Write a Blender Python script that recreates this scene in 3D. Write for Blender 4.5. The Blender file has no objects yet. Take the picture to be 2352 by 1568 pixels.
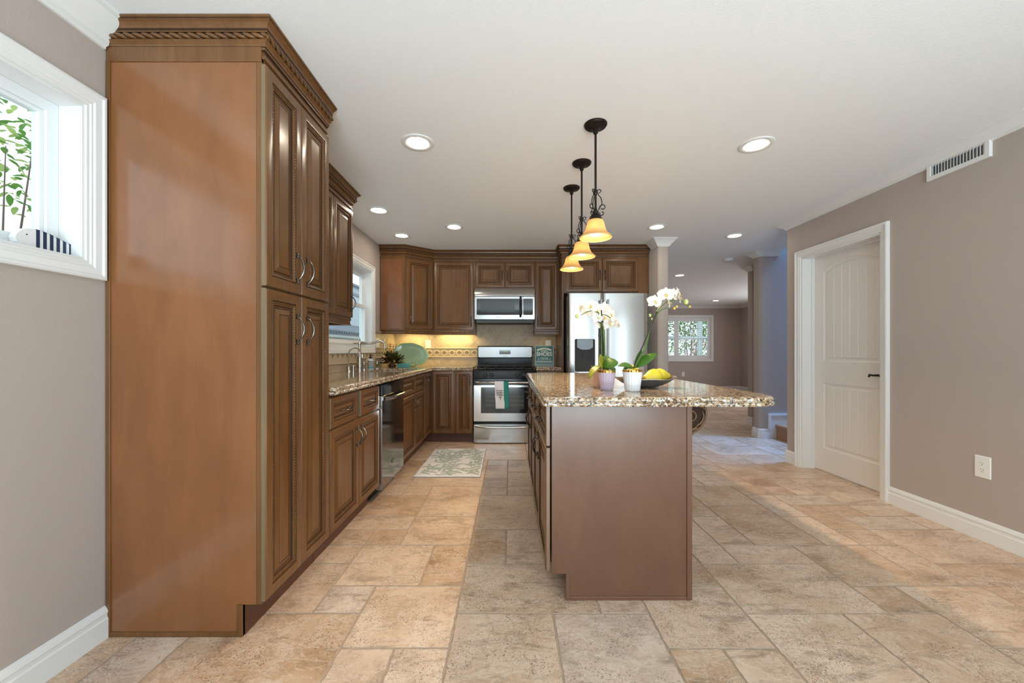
import bpy, bmesh, math, random
from mathutils import Vector, Matrix
from mathutils.geometry import tessellate_polygon

# ------------------------------------------------------------------ camera, world, daylight, exposure
SC = bpy.context.scene
COL = SC.collection
F, CX, CY, H = 905.0, 1172.0, 806.0, 1.136      # focal length (px), vanishing point (px), eye height (m)
CEIL = 2.44
SC.view_settings.view_transform = 'Standard'
SC.view_settings.look = 'None'
SC.view_settings.gamma = 1.0
SC.view_settings.use_curve_mapping = False
SC.view_settings.exposure = 0.66

cam_data = bpy.data.cameras.new('camera')
cam = bpy.data.objects.new('camera', cam_data); COL.objects.link(cam)
cam_data.sensor_width = 36.0
cam_data.lens = F / 2352 * 36
cam_data.shift_x = (1176 - CX) / 2352
cam_data.shift_y = (CY - 784) / 2352
cam_data.clip_start = 0.02
cam.location = (0, 0, H)
cam.rotation_euler = (math.pi / 2, 0, 0)
SC.camera = cam

world = bpy.data.worlds.new('sky'); SC.world = world
world.use_nodes = True
_bg = world.node_tree.nodes['Background']
_bg.inputs['Color'].default_value = (0.80, 0.90, 1.0, 1)
_bg.inputs['Strength'].default_value = 1.25

def area_light(name, loc, rot, sx, sy, power, color):
    l = bpy.data.lights.new(name, 'AREA'); l.shape = 'RECTANGLE'
    l.size = sx; l.size_y = sy; l.energy = power; l.color = color
    o = bpy.data.objects.new(name, l); COL.objects.link(o)
    o.location = loc; o.rotation_euler = rot
    return o

# daylight at the glass doors and stairwell, plus added ceiling and far-room fill lamps
area_light('daylight_patio_sky', (0.7, -2.85, 1.62), (math.radians(90), 0, 0), 3.2, 0.86, 27, (0.80, 0.91, 1.0))
area_light('daylight_side_door', (2.98, -1.35, 1.10), (math.radians(90), 0, math.radians(90)), 1.7, 1.9, 24, (0.84, 0.93, 1.0))
area_light('ceiling_bounce_fill', (0.7, -4.0, 0.02), (math.radians(180), 0, 0), 3.6, 2.2, 570, (0.82, 0.92, 1.0))  # added up-facing lamp outside the doors, there to brighten the ceiling
area_light('daylight_patio_garden', (0.7, -2.85, 0.60), (math.radians(90), 0, 0), 3.2, 1.10, 5, (0.86, 0.97, 0.90))
area_light('far_room_fill', (6.86, 8.2, 1.40), (math.radians(90), 0, math.radians(90)), 2.0, 1.0, 26, (0.95, 0.95, 1.0))  # added fill lamp behind an invented side opening, out of view
area_light('daylight_stairwell', (5.7, 4.59, 4.6), (0, 0, 0), 2.4, 0.9, 140, (0.20, 0.46, 1.0)).data.spread = math.radians(105)

# ------------------------------------------------------------------ helpers
def P(x, y, Y):
    """world point seen at photo pixel (x, y) when it stands Y metres in front of the camera"""
    return Vector(((x - CX) * Y / F, Y, H + (CY - y) * Y / F))

def inset(poly, d):
    """offset a ccw polygon inwards by d"""
    n = len(poly); out = []
    for i in range(n):
        p0 = Vector(poly[i - 1]); p1 = Vector(poly[i]); p2 = Vector(poly[(i + 1) % n])
        a = (p1 - p0).normalized(); b = (p2 - p1).normalized()
        na = Vector((-a.y, a.x)); nb = Vector((-b.y, b.x))
        m = na + nb
        if m.length < 1e-6: m = na
        m = m.normalized(); c = max(0.3, m.dot(na))
        q = p1 + m * (d / c); out.append((q.x, q.y))
    return out

def round_rect(x0, x1, y0, y1, r, seg=6):
    if not isinstance(r, (list, tuple)): r = [r] * 4
    pts = []
    for (cx, cy, a0, rr) in ((x0 + r[0], y0 + r[0], 180, r[0]), (x1 - r[1], y0 + r[1], 270, r[1]),
                             (x1 - r[2], y1 - r[2], 0, r[2]), (x0 + r[3], y1 - r[3], 90, r[3])):
        for k in range(seg + 1):
            a = math.radians(a0 + 90 * k / seg)
            pts.append((cx + rr * math.cos(a), cy + rr * math.sin(a)))
    return pts

class MB:
    """collects shapes in world coordinates; build() links them as ONE mesh object"""
    def __init__(s): s.v = []; s.f = []; s.m = []
    def add(s, vs, fs, mat=0):
        b = len(s.v); s.v += [tuple(v) for v in vs]
        for f in fs: s.f.append([b + i for i in f]); s.m.append(mat)
        return s
    def box(s, x0, x1, y0, y1, z0, z1, mat=0):
        vs = [(x, y, z) for x in (x0, x1) for y in (y0, y1) for z in (z0, z1)]
        return s.add(vs, [(0, 1, 3, 2), (4, 6, 7, 5), (0, 4, 5, 1), (2, 3, 7, 6), (0, 2, 6, 4), (1, 5, 7, 3)], mat)
    def obox(s, o, U, V, N, u0, u1, v0, v1, n0, n1, mat=0):
        o = Vector(o); U = Vector(U); V = Vector(V); N = Vector(N)
        vs = [o + U * a + V * b + N * c for a in (u0, u1) for b in (v0, v1) for c in (n0, n1)]
        return s.add(vs, [(0, 1, 3, 2), (4, 6, 7, 5), (0, 4, 5, 1), (2, 3, 7, 6), (0, 2, 6, 4), (1, 5, 7, 3)], mat)
    def prism(s, poly, o, U, V, N, n0, n1, mat=0):
        o = Vector(o); U = Vector(U); V = Vector(V); N = Vector(N); k = len(poly)
        vs = [o + U * a + V * b + N * n0 for a, b in poly] + [o + U * a + V * b + N * n1 for a, b in poly]
        fs = [list(range(k))[::-1], list(range(k, 2 * k))] + [(i, (i + 1) % k, k + (i + 1) % k, k + i) for i in range(k)]
        return s.add(vs, fs, mat)
    def zprism(s, poly, z0, z1, mat=0):
        return s.prism(poly, (0, 0, 0), (1, 0, 0), (0, 1, 0), (0, 0, 1), z0, z1, mat)
    def rings(s, rings, mat=0, close=True, cap0=False, cap1=False, mats=None):
        """skin a list of equal-length point loops"""
        n = len(rings[0]); b = len(s.v)
        for r in rings: s.v += [tuple(p) for p in r]
        for k in range(len(rings) - 1):
            mm = mats[k] if mats else mat
            for i in range(n if close else n - 1):
                j = (i + 1) % n
                s.f.append([b + k * n + i, b + k * n + j, b + (k + 1) * n + j, b + (k + 1) * n + i]); s.m.append(mm)
        if cap0: s.f.append([b + i for i in range(n)][::-1]); s.m.append(mats[0] if mats else mat)
        if cap1: s.f.append([b + (len(rings) - 1) * n + i for i in range(n)]); s.m.append(mats[-1] if mats else mat)
        return s
    def tube(s, pts, r, seg=8, mat=0, cap=True, closed=False, flat=None, sm=0):
        pts = [Vector(p) for p in pts]; n = len(pts)
        rr = list(r) if isinstance(r, (list, tuple)) else [r] * n
        if sm:                                   # Catmull-Rom smoothing of the spine
            q = []; qr = []
            for i in range(n - 1):
                p0, p1, p2, p3 = pts[max(0, i - 1)], pts[i], pts[i + 1], pts[min(n - 1, i + 2)]
                for k in range(sm):
                    t = k / sm
                    q.append(0.5 * ((2 * p1) + (p2 - p0) * t + (2 * p0 - 5 * p1 + 4 * p2 - p3) * t * t + (3 * p1 - p0 - 3 * p2 + p3) * t ** 3)); qr.append(rr[i] + (rr[i + 1] - rr[i]) * t)
            q.append(pts[-1]); qr.append(rr[-1]); pts, rr, n = q, qr, len(q)
        T = []
        for i in range(n):
            a = pts[i - 1] if (i > 0 or closed) else pts[i]
            c = pts[(i + 1) % n] if (i < n - 1 or closed) else pts[i]
            T.append((c - a).normalized())
        up = Vector((0, 0, 1)) if abs(T[0].z) < 0.9 else Vector((1, 0, 0))
        A = T[0].cross(up).normalized(); rings = []
        for i in range(n):
            A = (A - T[i] * A.dot(T[i])).normalized(); B = T[i].cross(A)
            fy = flat if flat else 1.0
            rings.append([pts[i] + (A * math.cos(2 * math.pi * k / seg) + B * math.sin(2 * math.pi * k / seg) * fy) * rr[i] for k in range(seg)])
        if closed: rings.append(rings[0])
        return s.rings(rings, mat, True, cap and not closed, cap and not closed)
    def lathe(s, prof, c=(0, 0, 0), seg=24, mat=0, axis='Z', cap0=True, cap1=True, mats=None, flute=None):
        c = Vector(c); rings = []
        for (r, z) in prof:
            ring = []
            for k in range(seg):
                a = 2 * math.pi * k / seg
                q = r * (1 + (flute[1] * math.cos(flute[0] * a) if flute else 0))
                x, y = q * math.cos(a), q * math.sin(a)
                p = Vector((x, y, z)) if axis == 'Z' else (Vector((z, x, y)) if axis == 'X' else Vector((y, z, x)))
                ring.append(c + p)
            rings.append(ring)
        return s.rings(rings, mat, True, cap0, cap1, mats)
    def ball(s, c, r, seg=10, mat=0, sz=1.0):
        n = max(4, seg // 2)
        return s.lathe([(max(1e-4, r * math.sin(math.pi * k / n)), -r * sz * math.cos(math.pi * k / n)) for k in range(n + 1)], c, seg, mat)
    def sweep(s, prof, path, mat=0, mats=None, ends=True):
        """profile (u = offset to the left of the path, z) swept along an xy path with mitred corners"""
        n = len(path); loops = []
        for i in range(n):
            p = Vector(path[i])
            if i == 0: d = (Vector(path[1]) - p).normalized(); m = Vector((-d.y, d.x)); c = 1
            elif i == n - 1: d = (p - Vector(path[-2])).normalized(); m = Vector((-d.y, d.x)); c = 1
            else:
                a = (p - Vector(path[i - 1])).normalized(); b = (Vector(path[i + 1]) - p).normalized()
                na = Vector((-a.y, a.x)); nb = Vector((-b.y, b.x)); m = (na + nb).normalized(); c = m.dot(na)
            loops.append([(p.x + m.x * u / c, p.y + m.y * u / c, z) for u, z in prof])
        k = len(prof); b0 = len(s.v)
        for L in loops: s.v += L
        for i in range(n - 1):
            for j in range(k):
                jj = (j + 1) % k
                s.f.append([b0 + i * k + j, b0 + (i + 1) * k + j, b0 + (i + 1) * k + jj, b0 + i * k + jj]); s.m.append(mats[j] if mats else mat)
        if ends:
            s.f.append([b0 + j for j in range(k)]); s.m.append(mat)
            s.f.append([b0 + (n - 1) * k + j for j in range(k)][::-1]); s.m.append(mat)
        return s
    def panel(s, o, U, V, N, w, h, rings, cap_mat=0):
        """nested mitred rectangles: (inset, height, material of the band that starts here)"""
        o = Vector(o); U = Vector(U); V = Vector(V); N = Vector(N)
        L = []; mats = []
        for (i, z, m) in rings:
            L.append([o + U * a + V * b + N * z for a, b in ((i, i), (w - i, i), (w - i, h - i), (i, h - i))]); mats.append(m)
        s.rings(L, 0, True, True, False, mats[:-1])
        b = len(s.v) - 4; s.f.append([b, b + 1, b + 2, b + 3]); s.m.append(cap_mat)
        return s
    def rope(s, a, b, r, pitch, mat=0, seg=8, per=6, groove=None):
        """two-strand twisted bead along a straight line"""
        a = Vector(a); b = Vector(b); d = b - a; L = d.length; d = d / L
        up = Vector((0, 0, 1)) if abs(d.z) < 0.9 else Vector((1, 0, 0))
        A = d.cross(up).normalized(); B = d.cross(A)
        n = max(2, int(L / pitch * per)); rings = []; b0 = len(s.f)
        for i in range(n + 1):
            t = L * i / n; ring = []
            for k in range(seg):
                th = 2 * math.pi * k / seg
                q = r * (0.50 + 0.50 * abs(math.cos(th - math.pi * t / pitch)) ** 0.8)
                ring.append(a + d * t + (A * math.cos(th) + B * math.sin(th)) * q)
            rings.append(ring)
        s.rings(rings, mat, True, True, True)
        if groove is not None:
            for i in range(n):
                for k in range(seg):
                    th = 2 * math.pi * (k + 0.5) / seg
                    if abs(math.cos(th - math.pi * L * (i + 0.5) / n / pitch)) < 0.42: s.m[b0 + i * seg + k] = groove
        return s
    def slab(s, poly, prof, mat=0, hole=None, holedepth=0.03):
        """stone slab: prof = (inset, z) from the bottom edge up to the top edge, optional hole loop in the top"""
        L = [[(x, y, z) for x, y in inset(poly, i)] for i, z in prof]
        s.rings(L, mat)
        for z, lp, flip in ((prof[0][1], L[0], True), (prof[-1][1], L[-1], False)):
            loops = [[Vector((p[0], p[1], 0)) for p in lp]]
            if hole: loops.append([Vector((p[0], p[1], 0)) for p in hole])
            flatp = [p for l in loops for p in l]
            tris = tessellate_polygon(loops)
            s.add([(p.x, p.y, z) for p in flatp], [tuple(t) for t in tris], mat)
        if hole:
            z1 = prof[-1][1]; z0 = prof[0][1]
            s.rings([[(x, y, z1) for x, y in hole], [(x, y, z0) for x, y in hole]], mat)
        return s
    def leaf(s, base, direction, up, length, width, curl=0.0, mat=0, n=6, fold=0.25, tip=0.8):
        base = Vector(base); d = Vector(direction).normalized(); up = Vector(up)
        side = d.cross(up)
        if side.length < 1e-4: side = d.cross(Vector((1, 0, 0.3)))
        side.normalize(); nrm = side.cross(d).normalized()
        b = len(s.v); pos = base.copy(); ang = 0
        for i in range(n + 1):
            t = i / n
            w = width * (math.sin(math.pi * (t ** tip)) ** 0.75 if 0 < t < 1 else 0.06)
            dd = (d * math.cos(ang) + nrm * math.sin(ang)); nn = (nrm * math.cos(ang) - d * math.sin(ang))
            s.v += [tuple(pos - side * w / 2 + nn * w * fold), tuple(pos), tuple(pos + side * w / 2 + nn * w * fold)]
            pos = pos + dd * (length / n); ang += curl / n
        for i in range(n):
            for j in (0, 1):
                q = b + i * 3 + j
                s.f.append([q, q + 1, q + 4, q + 3]); s.m.append(mat)
        return s
    def text(s, body, size, c, U, V, mat=0, depth=0.0006, shear=0.0, bold=0.0, width=None):
        cu = bpy.data.curves.new('lettering', 'FONT'); cu.body = body; cu.size = size
        cu.align_x = 'CENTER'; cu.align_y = 'CENTER'; cu.extrude = depth; cu.shear = shear; cu.offset = bold; cu.resolution_u = 3
        o = bpy.data.objects.new('lettering', cu); COL.objects.link(o)
        dg = bpy.context.evaluated_depsgraph_get(); me = bpy.data.meshes.new_from_object(o.evaluated_get(dg))
        U = Vector(U); V = Vector(V); N = U.cross(V); c = Vector(c)
        xs = [v.co.x for v in me.vertices] or [0]; w = (max(xs) - min(xs)) or 1
        k = width / w if width else 1.0
        s.add([c + U * v.co.x * k + V * v.co.y + N * v.co.z for v in me.vertices], [tuple(p.vertices) for p in me.polygons], mat)
        bpy.data.objects.remove(o); bpy.data.curves.remove(cu); bpy.data.meshes.remove(me)
        return s
    def build(s, name, mats, parent=None, smooth=True, angle=35, bevel=0.0, recalc=True, rot=None, bseg=2):
        if not isinstance(mats, (list, tuple)): mats = [mats]
        off = Vector(parent_origin(parent)) if parent else None
        if off is None:
            xs = [v[0] for v in s.v]; ys = [v[1] for v in s.v]; zs = [v[2] for v in s.v]
            off = Vector(((min(xs) + max(xs)) / 2, (min(ys) + max(ys)) / 2, min(zs)))
        me = bpy.data.meshes.new(name)
        me.from_pydata([tuple(Vector(v) - off) for v in s.v], [], s.f)
        me.polygons.foreach_set('material_index', s.m)
        for m in mats: me.materials.append(m)
        if recalc:
            bm = bmesh.new(); bm.from_mesh(me); bmesh.ops.recalc_face_normals(bm, faces=bm.faces[:]); bm.to_mesh(me); bm.free()
        if smooth:
            me.polygons.foreach_set('use_smooth', [True] * len(me.polygons))
            me.set_sharp_from_angle(angle=math.radians(angle))
        me.update()
        o = bpy.data.objects.new(name, me); COL.objects.link(o)
        if parent: o.parent = parent
        else: o.location = off
        if bevel > 0:
            bv = o.modifiers.new('bevel', 'BEVEL'); bv.width = bevel; bv.segments = bseg; bv.limit_method = 'ANGLE'; bv.angle_limit = math.radians(40)
            bv.harden_normals = True
        return o

def parent_origin(o):
    p = Vector((0, 0, 0))
    while o is not None:
        p = p + o.location; o = o.parent
    return p

def tag(o, label=None, cat=None, group=None, kind=None):
    if label: o['label'] = label
    if cat: o['category'] = cat
    if group: o['group'] = group
    if kind: o['kind'] = kind
    return o
def thing(name, loc, label, cat, group=None):
    o = bpy.data.objects.new(name, None); COL.objects.link(o); o.location = loc
    o.empty_display_size = 0.1
    return tag(o, label, cat, group)
def struct(name, mb, mats, parent=None, **kw):
    o = mb.build(name, mats, parent, **kw)
    if parent is None: o['kind'] = 'structure'
    return o
def children(o): return [c for c in bpy.data.objects if c.parent == o]
def copy_tree(o, parent=None):
    c = o.copy(); COL.objects.link(c); c.parent = parent
    for ch in children(o): copy_tree(ch, c)
    return c

# ------------------------------------------------------------------ materials
def nodes(name):
    m = bpy.data.materials.new(name); m.use_nodes = True
    nt = m.node_tree; return m, nt, nt.nodes['Principled BSDF']
def ramp(nt, fac, stops, interp='LINEAR'):
    r = nt.nodes.new('ShaderNodeValToRGB'); r.color_ramp.interpolation = interp
    el = r.color_ramp.elements
    while len(el) < len(stops): el.new(0.5)
    for e, (p, c) in zip(el, stops):
        e.position = p; e.color = (c[0], c[1], c[2], 1) if isinstance(c, (tuple, list)) else (c, c, c, 1)
    nt.links.new(fac, r.inputs[0]); return r.outputs[0]
def mix(nt, fac, a, b, mode='MIX'):
    n = nt.nodes.new('ShaderNodeMix'); n.data_type = 'RGBA'; n.blend_type = mode
    for i, v in ((0, fac), (6, a), (7, b)):
        if hasattr(v, 'links') or hasattr(v, 'is_linked'): nt.links.new(v, n.inputs[i])
        else: n.inputs[i].default_value = v if i == 0 else (v[0], v[1], v[2], 1)
    return n.outputs[2]
def math_n(nt, op, a, b=None):
    n = nt.nodes.new('ShaderNodeMath'); n.operation = op
    for i, v in ((0, a), (1, b)):
        if v is None: continue
        if hasattr(v, 'is_linked'): nt.links.new(v, n.inputs[i])
        else: n.inputs[i].default_value = v
    return n.outputs[0]
def coords(nt, scale=(1, 1, 1), kind='Object', rot=(0, 0, 0)):
    mp = nt.nodes.new('ShaderNodeMapping'); mp.inputs['Scale'].default_value = scale; mp.inputs['Rotation'].default_value = rot
    if kind == 'World':
        g = nt.nodes.new('ShaderNodeNewGeometry'); nt.links.new(g.outputs['Position'], mp.inputs[0])
    else:
        tc = nt.nodes.new('ShaderNodeTexCoord'); nt.links.new(tc.outputs[kind], mp.inputs[0])
    return mp.outputs[0]
def noise(nt, vec, scale, detail=4, rough=0.55, dist=0.0, w=None):
    n = nt.nodes.new('ShaderNodeTexNoise'); n.inputs['Scale'].default_value = scale
    n.inputs['Detail'].default_value = detail; n.inputs['Roughness'].default_value = rough; n.inputs['Distortion'].default_value = dist
    nt.links.new(vec, n.inputs['Vector'])
    if w is not None:
        n.noise_dimensions = '4D'; nt.links.new(w, n.inputs['W'])
    return n.outputs[0]
def bump(nt, bsdf, height, strength=0.2, dist=0.002):
    b = nt.nodes.new('ShaderNodeBump'); b.inputs['Strength'].default_value = strength; b.inputs['Distance'].default_value = dist
    nt.links.new(height, b.inputs['Height']); nt.links.new(b.outputs[0], bsdf.inputs['Normal'])

def plain(name, col, rough=0.5, metal=0.0, coat=0.0, spec=0.5, var=0.0, vscale=8.0, bmp=0.0, bscale=200.0, emit=None, es=0.0, sub=0.0):
    m, nt, p = nodes(name)
    p.inputs['Base Color'].default_value = (*col, 1); p.inputs['Roughness'].default_value = rough
    p.inputs['Metallic'].default_value = metal; p.inputs['Coat Weight'].default_value = coat; p.inputs['Coat Roughness'].default_value = 0.08
    p.inputs['Specular IOR Level'].default_value = spec
    if var > 0:
        v = noise(nt, coords(nt), vscale, 5)
        nt.links.new(mix(nt, v, tuple(max(0, c * (1 - var)) for c in col), tuple(min(1, c * (1 + var)) for c in col)), p.inputs['Base Color'])
    if bmp > 0: bump(nt, p, noise(nt, coords(nt, kind='World'), bscale, 3), bmp, 0.003)
    if emit: p.inputs['Emission Color'].default_value = (*emit, 1); p.inputs['Emission Strength'].default_value = es
    if sub > 0:
        p.inputs['Subsurface Weight'].default_value = sub; p.inputs['Subsurface Radius'].default_value = (0.02, 0.02, 0.02)
    return m

def wood(name, a, b, rough=0.3, grain=(38, 38, 2.2), coat=0.25, fig=0.5, spec=0.5):
    m, nt, p = nodes(name)
    v = coords(nt, grain, 'World')
    g = noise(nt, v, 1.0, 6, 0.6, 0.6)
    fine = noise(nt, coords(nt, (260, 260, 9), 'World'), 1.0, 3, 0.5)
    cloud = noise(nt, coords(nt, (3, 3, 2), 'World'), 1.6, 3, 0.5)
    fac = math_n(nt, 'ADD', math_n(nt, 'MULTIPLY', g, 0.55), math_n(nt, 'ADD', math_n(nt, 'MULTIPLY', fine, 0.2), math_n(nt, 'MULTIPLY', cloud, 0.35)))
    c = ramp(nt, fac, ((0.36, a), (0.68, b)))
    nt.links.new(c, p.inputs['Base Color'])
    p.inputs['Roughness'].default_value = rough; p.inputs['Coat Weight'].default_value = coat; p.inputs['Coat Roughness'].default_value = 0.16
    p.inputs['Specular IOR Level'].default_value = spec
    bump(nt, p, g, 0.05, 0.001)
    return m

M = {}
M['wall'] = plain('taupe_wall_paint', (0.455, 0.388, 0.348), 0.62, bmp=0.22, bscale=230, spec=0.3)
M['ceiling'] = plain('white_ceiling_paint', (0.855, 0.87, 0.88), 0.8, bmp=0.25, bscale=160, spec=0.2)
M['white'] = plain('white_trim_paint', (0.78, 0.775, 0.765), 0.32, spec=0.4)
M['door_white'] = plain('white_door_paint', (0.78, 0.745, 0.70), 0.38, spec=0.4)
M['vinyl'] = plain('white_window_vinyl', (0.78, 0.80, 0.80), 0.25)
M['wood'] = wood('glazed_maple', (0.104, 0.043, 0.013), (0.186, 0.083, 0.028), 0.30, coat=0.15, spec=0.4)
M['panel'] = wood('stained_maple_panel', (0.188, 0.070, 0.023), (0.255, 0.100, 0.036), 0.19, (9, 9, 2.2), 0.45, spec=0.5)
M['ipanel'] = wood('stained_maple_end_panel', (0.130, 0.056, 0.030), (0.170, 0.078, 0.043), 0.30, (9, 9, 2.2), 0.2)
M['spanel'] = wood('stained_maple_corner_panel', (0.165, 0.062, 0.024), (0.235, 0.096, 0.040), 0.26, (9, 9, 2.2), 0.25)
M['glaze'] = wood('dark_glaze_line', (0.030, 0.013, 0.006), (0.05, 0.023, 0.01), 0.6, coat=0.0, spec=0.2)
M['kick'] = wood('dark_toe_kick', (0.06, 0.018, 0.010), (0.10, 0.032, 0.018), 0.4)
M['edge'] = wood('door_edge_maple', (0.15, 0.105, 0.052), (0.20, 0.145, 0.078), 0.4)
M['iedge'] = wood('door_edge_rosy_maple', (0.20, 0.115, 0.078), (0.26, 0.155, 0.108), 0.4)
M['inside'] = plain('shadowed_gap_black', (0.012, 0.010, 0.010), 0.8)
M['steel'] = plain('brushed_stainless', (0.56, 0.56, 0.555), 0.17, 1.0)
M['steel_sat'] = plain('satin_stainless', (0.47, 0.47, 0.475), 0.34, 1.0)
M['nickel'] = plain('brushed_nickel', (0.50, 0.45, 0.39), 0.24, 1.0)
M['pewter'] = plain('antique_pewter', (0.13, 0.112, 0.095), 0.28, 1.0, var=0.4, vscale=60)
M['chrome'] = plain('bright_chrome', (0.75, 0.75, 0.75), 0.1, 1.0)
M['bronze'] = plain('oil_rubbed_bronze', (0.020, 0.014, 0.011), 0.35, 0.6)
M['black'] = plain('black_enamel', (0.006, 0.007, 0.009), 0.14, spec=0.28)
M['blackmat'] = plain('black_cast_iron', (0.012, 0.012, 0.013), 0.5)
M['glassblack'] = plain('black_oven_glass', (0.010, 0.012, 0.014), 0.06, coat=0.5)
M['greyglass'] = plain('grey_oven_glass', (0.045, 0.055, 0.062), 0.10)
M['greysteel'] = plain('dark_grey_metal_plastic', (0.16, 0.17, 0.18), 0.3, 0.7)
M['rackgrey'] = plain('oven_rack_wire', (0.16, 0.17, 0.175), 0.3)
M['dwsteel'] = plain('dark_mirror_stainless', (0.30, 0.28, 0.265), 0.10, 1.0)
M['green_led'] = plain('green_display_digits', (0.0, 0.0, 0.0), 0.4, emit=(0.45, 0.9, 0.1), es=0.6)
M['plate'] = plain('white_outlet_plastic', (0.85, 0.84, 0.82), 0.3)
M['slot'] = plain('outlet_slot_black', (0.02, 0.02, 0.02), 0.5)
M['platter'] = plain('celadon_glaze', (0.44, 0.65, 0.41), 0.08, coat=0.6, var=0.12, vscale=12)
M['teal'] = plain('teal_paint', (0.10, 0.36, 0.34), 0.5, var=0.15, vscale=30)
M['signteal'] = plain('sign_teal_print', (0.045, 0.185, 0.23), 0.5, var=0.25, vscale=9)
M['signframe'] = plain('sign_pale_blue_frame', (0.36, 0.47, 0.50), 0.5)
M['signtext'] = plain('sign_pale_lettering', (0.72, 0.80, 0.80), 0.5)
M['towel'] = plain('white_cotton', (0.84, 0.84, 0.90), 0.9, bmp=0.4, bscale=600, spec=0.1)
M['towel2'] = plain('teal_cotton', (0.045, 0.26, 0.24), 0.9, bmp=0.4, bscale=600, spec=0.1)
M['ink'] = plain('black_ink', (0.015, 0.015, 0.02), 0.7)
M['navy'] = plain('navy_paint', (0.008, 0.030, 0.075), 0.5)
M['fishwhite'] = plain('white_painted_wood', (0.78, 0.78, 0.78), 0.6, var=0.05, vscale=30)
M['pot_lav'] = plain('lavender_ceramic', (0.50, 0.40, 0.50), 0.15, coat=0.4)
M['pot_white'] = plain('white_ceramic', (0.80, 0.82, 0.85), 0.12, coat=0.4)
M['pot_peach'] = plain('peach_ceramic', (0.62, 0.40, 0.30), 0.18, coat=0.4)
M['gold'] = plain('gold_leaf_rim', (0.62, 0.36, 0.10), 0.2, 1.0)
M['bark'] = plain('orchid_bark_mix', (0.12, 0.07, 0.035), 0.9, var=0.5, vscale=90, bmp=0.6, bscale=120)
M['leaf'] = plain('orchid_leaf_green', (0.085, 0.20, 0.018), 0.3, var=0.4, vscale=14)
M['stem'] = plain('orchid_stem_green', (0.075, 0.15, 0.025), 0.4, var=0.35, vscale=40)
M['stake'] = plain('dark_wood_stake', (0.020, 0.013, 0.010), 0.6)
M['petal'] = plain('white_orchid_petal', (0.86, 0.83, 0.78), 0.55, var=0.04, vscale=30)
M['lip'] = plain('yellow_orchid_lip', (0.80, 0.58, 0.14), 0.5, var=0.3, vscale=90)
M['bud'] = plain('pale_green_bud', (0.58, 0.60, 0.22), 0.5, var=0.2, vscale=60)
M['budy'] = plain('yellow_bud', (0.75, 0.48, 0.08), 0.5, var=0.2, vscale=60)
M['pear'] = plain('yellow_pear_skin', (0.68, 0.52, 0.030), 0.32, var=0.22, vscale=16)
M['bowl'] = plain('dark_pewter_bowl', (0.17, 0.175, 0.18), 0.36, 0.45, var=0.35, vscale=40)
M['silver'] = plain('pale_silver_rim', (0.62, 0.57, 0.50), 0.22, 1.0)
M['artileaf'] = plain('dark_olive_leaf', (0.045, 0.060, 0.010), 0.5, var=0.6, vscale=30)
M['artileaf2'] = plain('brown_red_leaf', (0.085, 0.042, 0.022), 0.55, var=0.6, vscale=30)
M['brightleaf'] = plain('bright_olive_leaf', (0.17, 0.20, 0.015), 0.45, var=0.4, vscale=40)
M['bottle'] = plain('soap_bottle_white', (0.62, 0.66, 0.64), 0.35)
M['carpet'] = plain('brown_stair_carpet', (0.44, 0.27, 0.165), 0.98, var=0.95, vscale=110, bmp=1.0, bscale=160, spec=0.0)
M['vent_dark'] = plain('duct_dark', (0.10, 0.11, 0.12), 0.8)
M['grey_detector'] = plain('smoke_detector_plastic', (0.72, 0.72, 0.72), 0.4)
M['rugtrim'] = plain('rug_blue_edge', (0.22, 0.27, 0.33), 0.95, spec=0.0)
M['lens'] = plain('lit_lamp_lens', (0.9, 0.85, 0.8), 0.4, emit=(1.0, 0.88, 0.70), es=7.0)
M['bulb'] = plain('lit_bulb', (0.9, 0.85, 0.8), 0.4, emit=(1.0, 0.80, 0.50), es=10.0)
M['ucl'] = plain('lit_strip_lens', (0.9, 0.85, 0.7), 0.4, emit=(1.0, 0.78, 0.30), es=6.0)
# outdoors
M['fence'] = plain('weathered_grey_board', (0.40, 0.47, 0.48), 0.8, var=0.2, vscale=20)
M['housewall'] = plain('pale_grey_siding', (0.50, 0.55, 0.58), 0.8)
M['roof'] = plain('grey_roof_tile', (0.24, 0.26, 0.28), 0.8, var=0.3, vscale=20)
M['ground'] = plain('garden_ground', (0.42, 0.40, 0.36), 0.95, var=0.3, vscale=4)
M['gleaf'] = plain('garden_leaf_green', (0.16, 0.30, 0.07), 0.5, var=0.4, vscale=3)
M['gleaf2'] = plain('garden_leaf_pale', (0.42, 0.52, 0.20), 0.5, var=0.3, vscale=3)
M['twig'] = plain('garden_twig', (0.20, 0.15, 0.11), 0.8)
M['pink'] = plain('pink_garden_petal', (0.75, 0.07, 0.30), 0.6, var=0.3, vscale=20)
M['porch'] = plain('pale_teal_porch_paint', (0.50, 0.60, 0.59), 0.6)

def mk_glass():
    m = bpy.data.materials.new('clear_window_glass'); m.use_nodes = True; nt = m.node_tree
    nt.nodes.remove(nt.nodes['Principled BSDF'])
    t = nt.nodes.new('ShaderNodeBsdfTransparent'); t.inputs[0].default_value = (0.93, 0.97, 0.97, 1)
    g = nt.nodes.new('ShaderNodeBsdfGlossy'); g.inputs['Roughness'].default_value = 0.02
    fr = nt.nodes.new('ShaderNodeFresnel'); fr.inputs[0].default_value = 1.3
    mx = nt.nodes.new('ShaderNodeMixShader')
    geo = nt.nodes.new('ShaderNodeNewGeometry'); nt.links.new(math_n(nt, 'MULTIPLY', fr.outputs[0], math_n(nt, 'SUBTRACT', 1.0, geo.outputs['Backfacing'])), mx.inputs[0]); nt.links.new(t.outputs[0], mx.inputs[1]); nt.links.new(g.outputs[0], mx.inputs[2])
    nt.links.new(mx.outputs[0], nt.nodes['Material Output'].inputs[0]); return m
M['glass'] = mk_glass()

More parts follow.
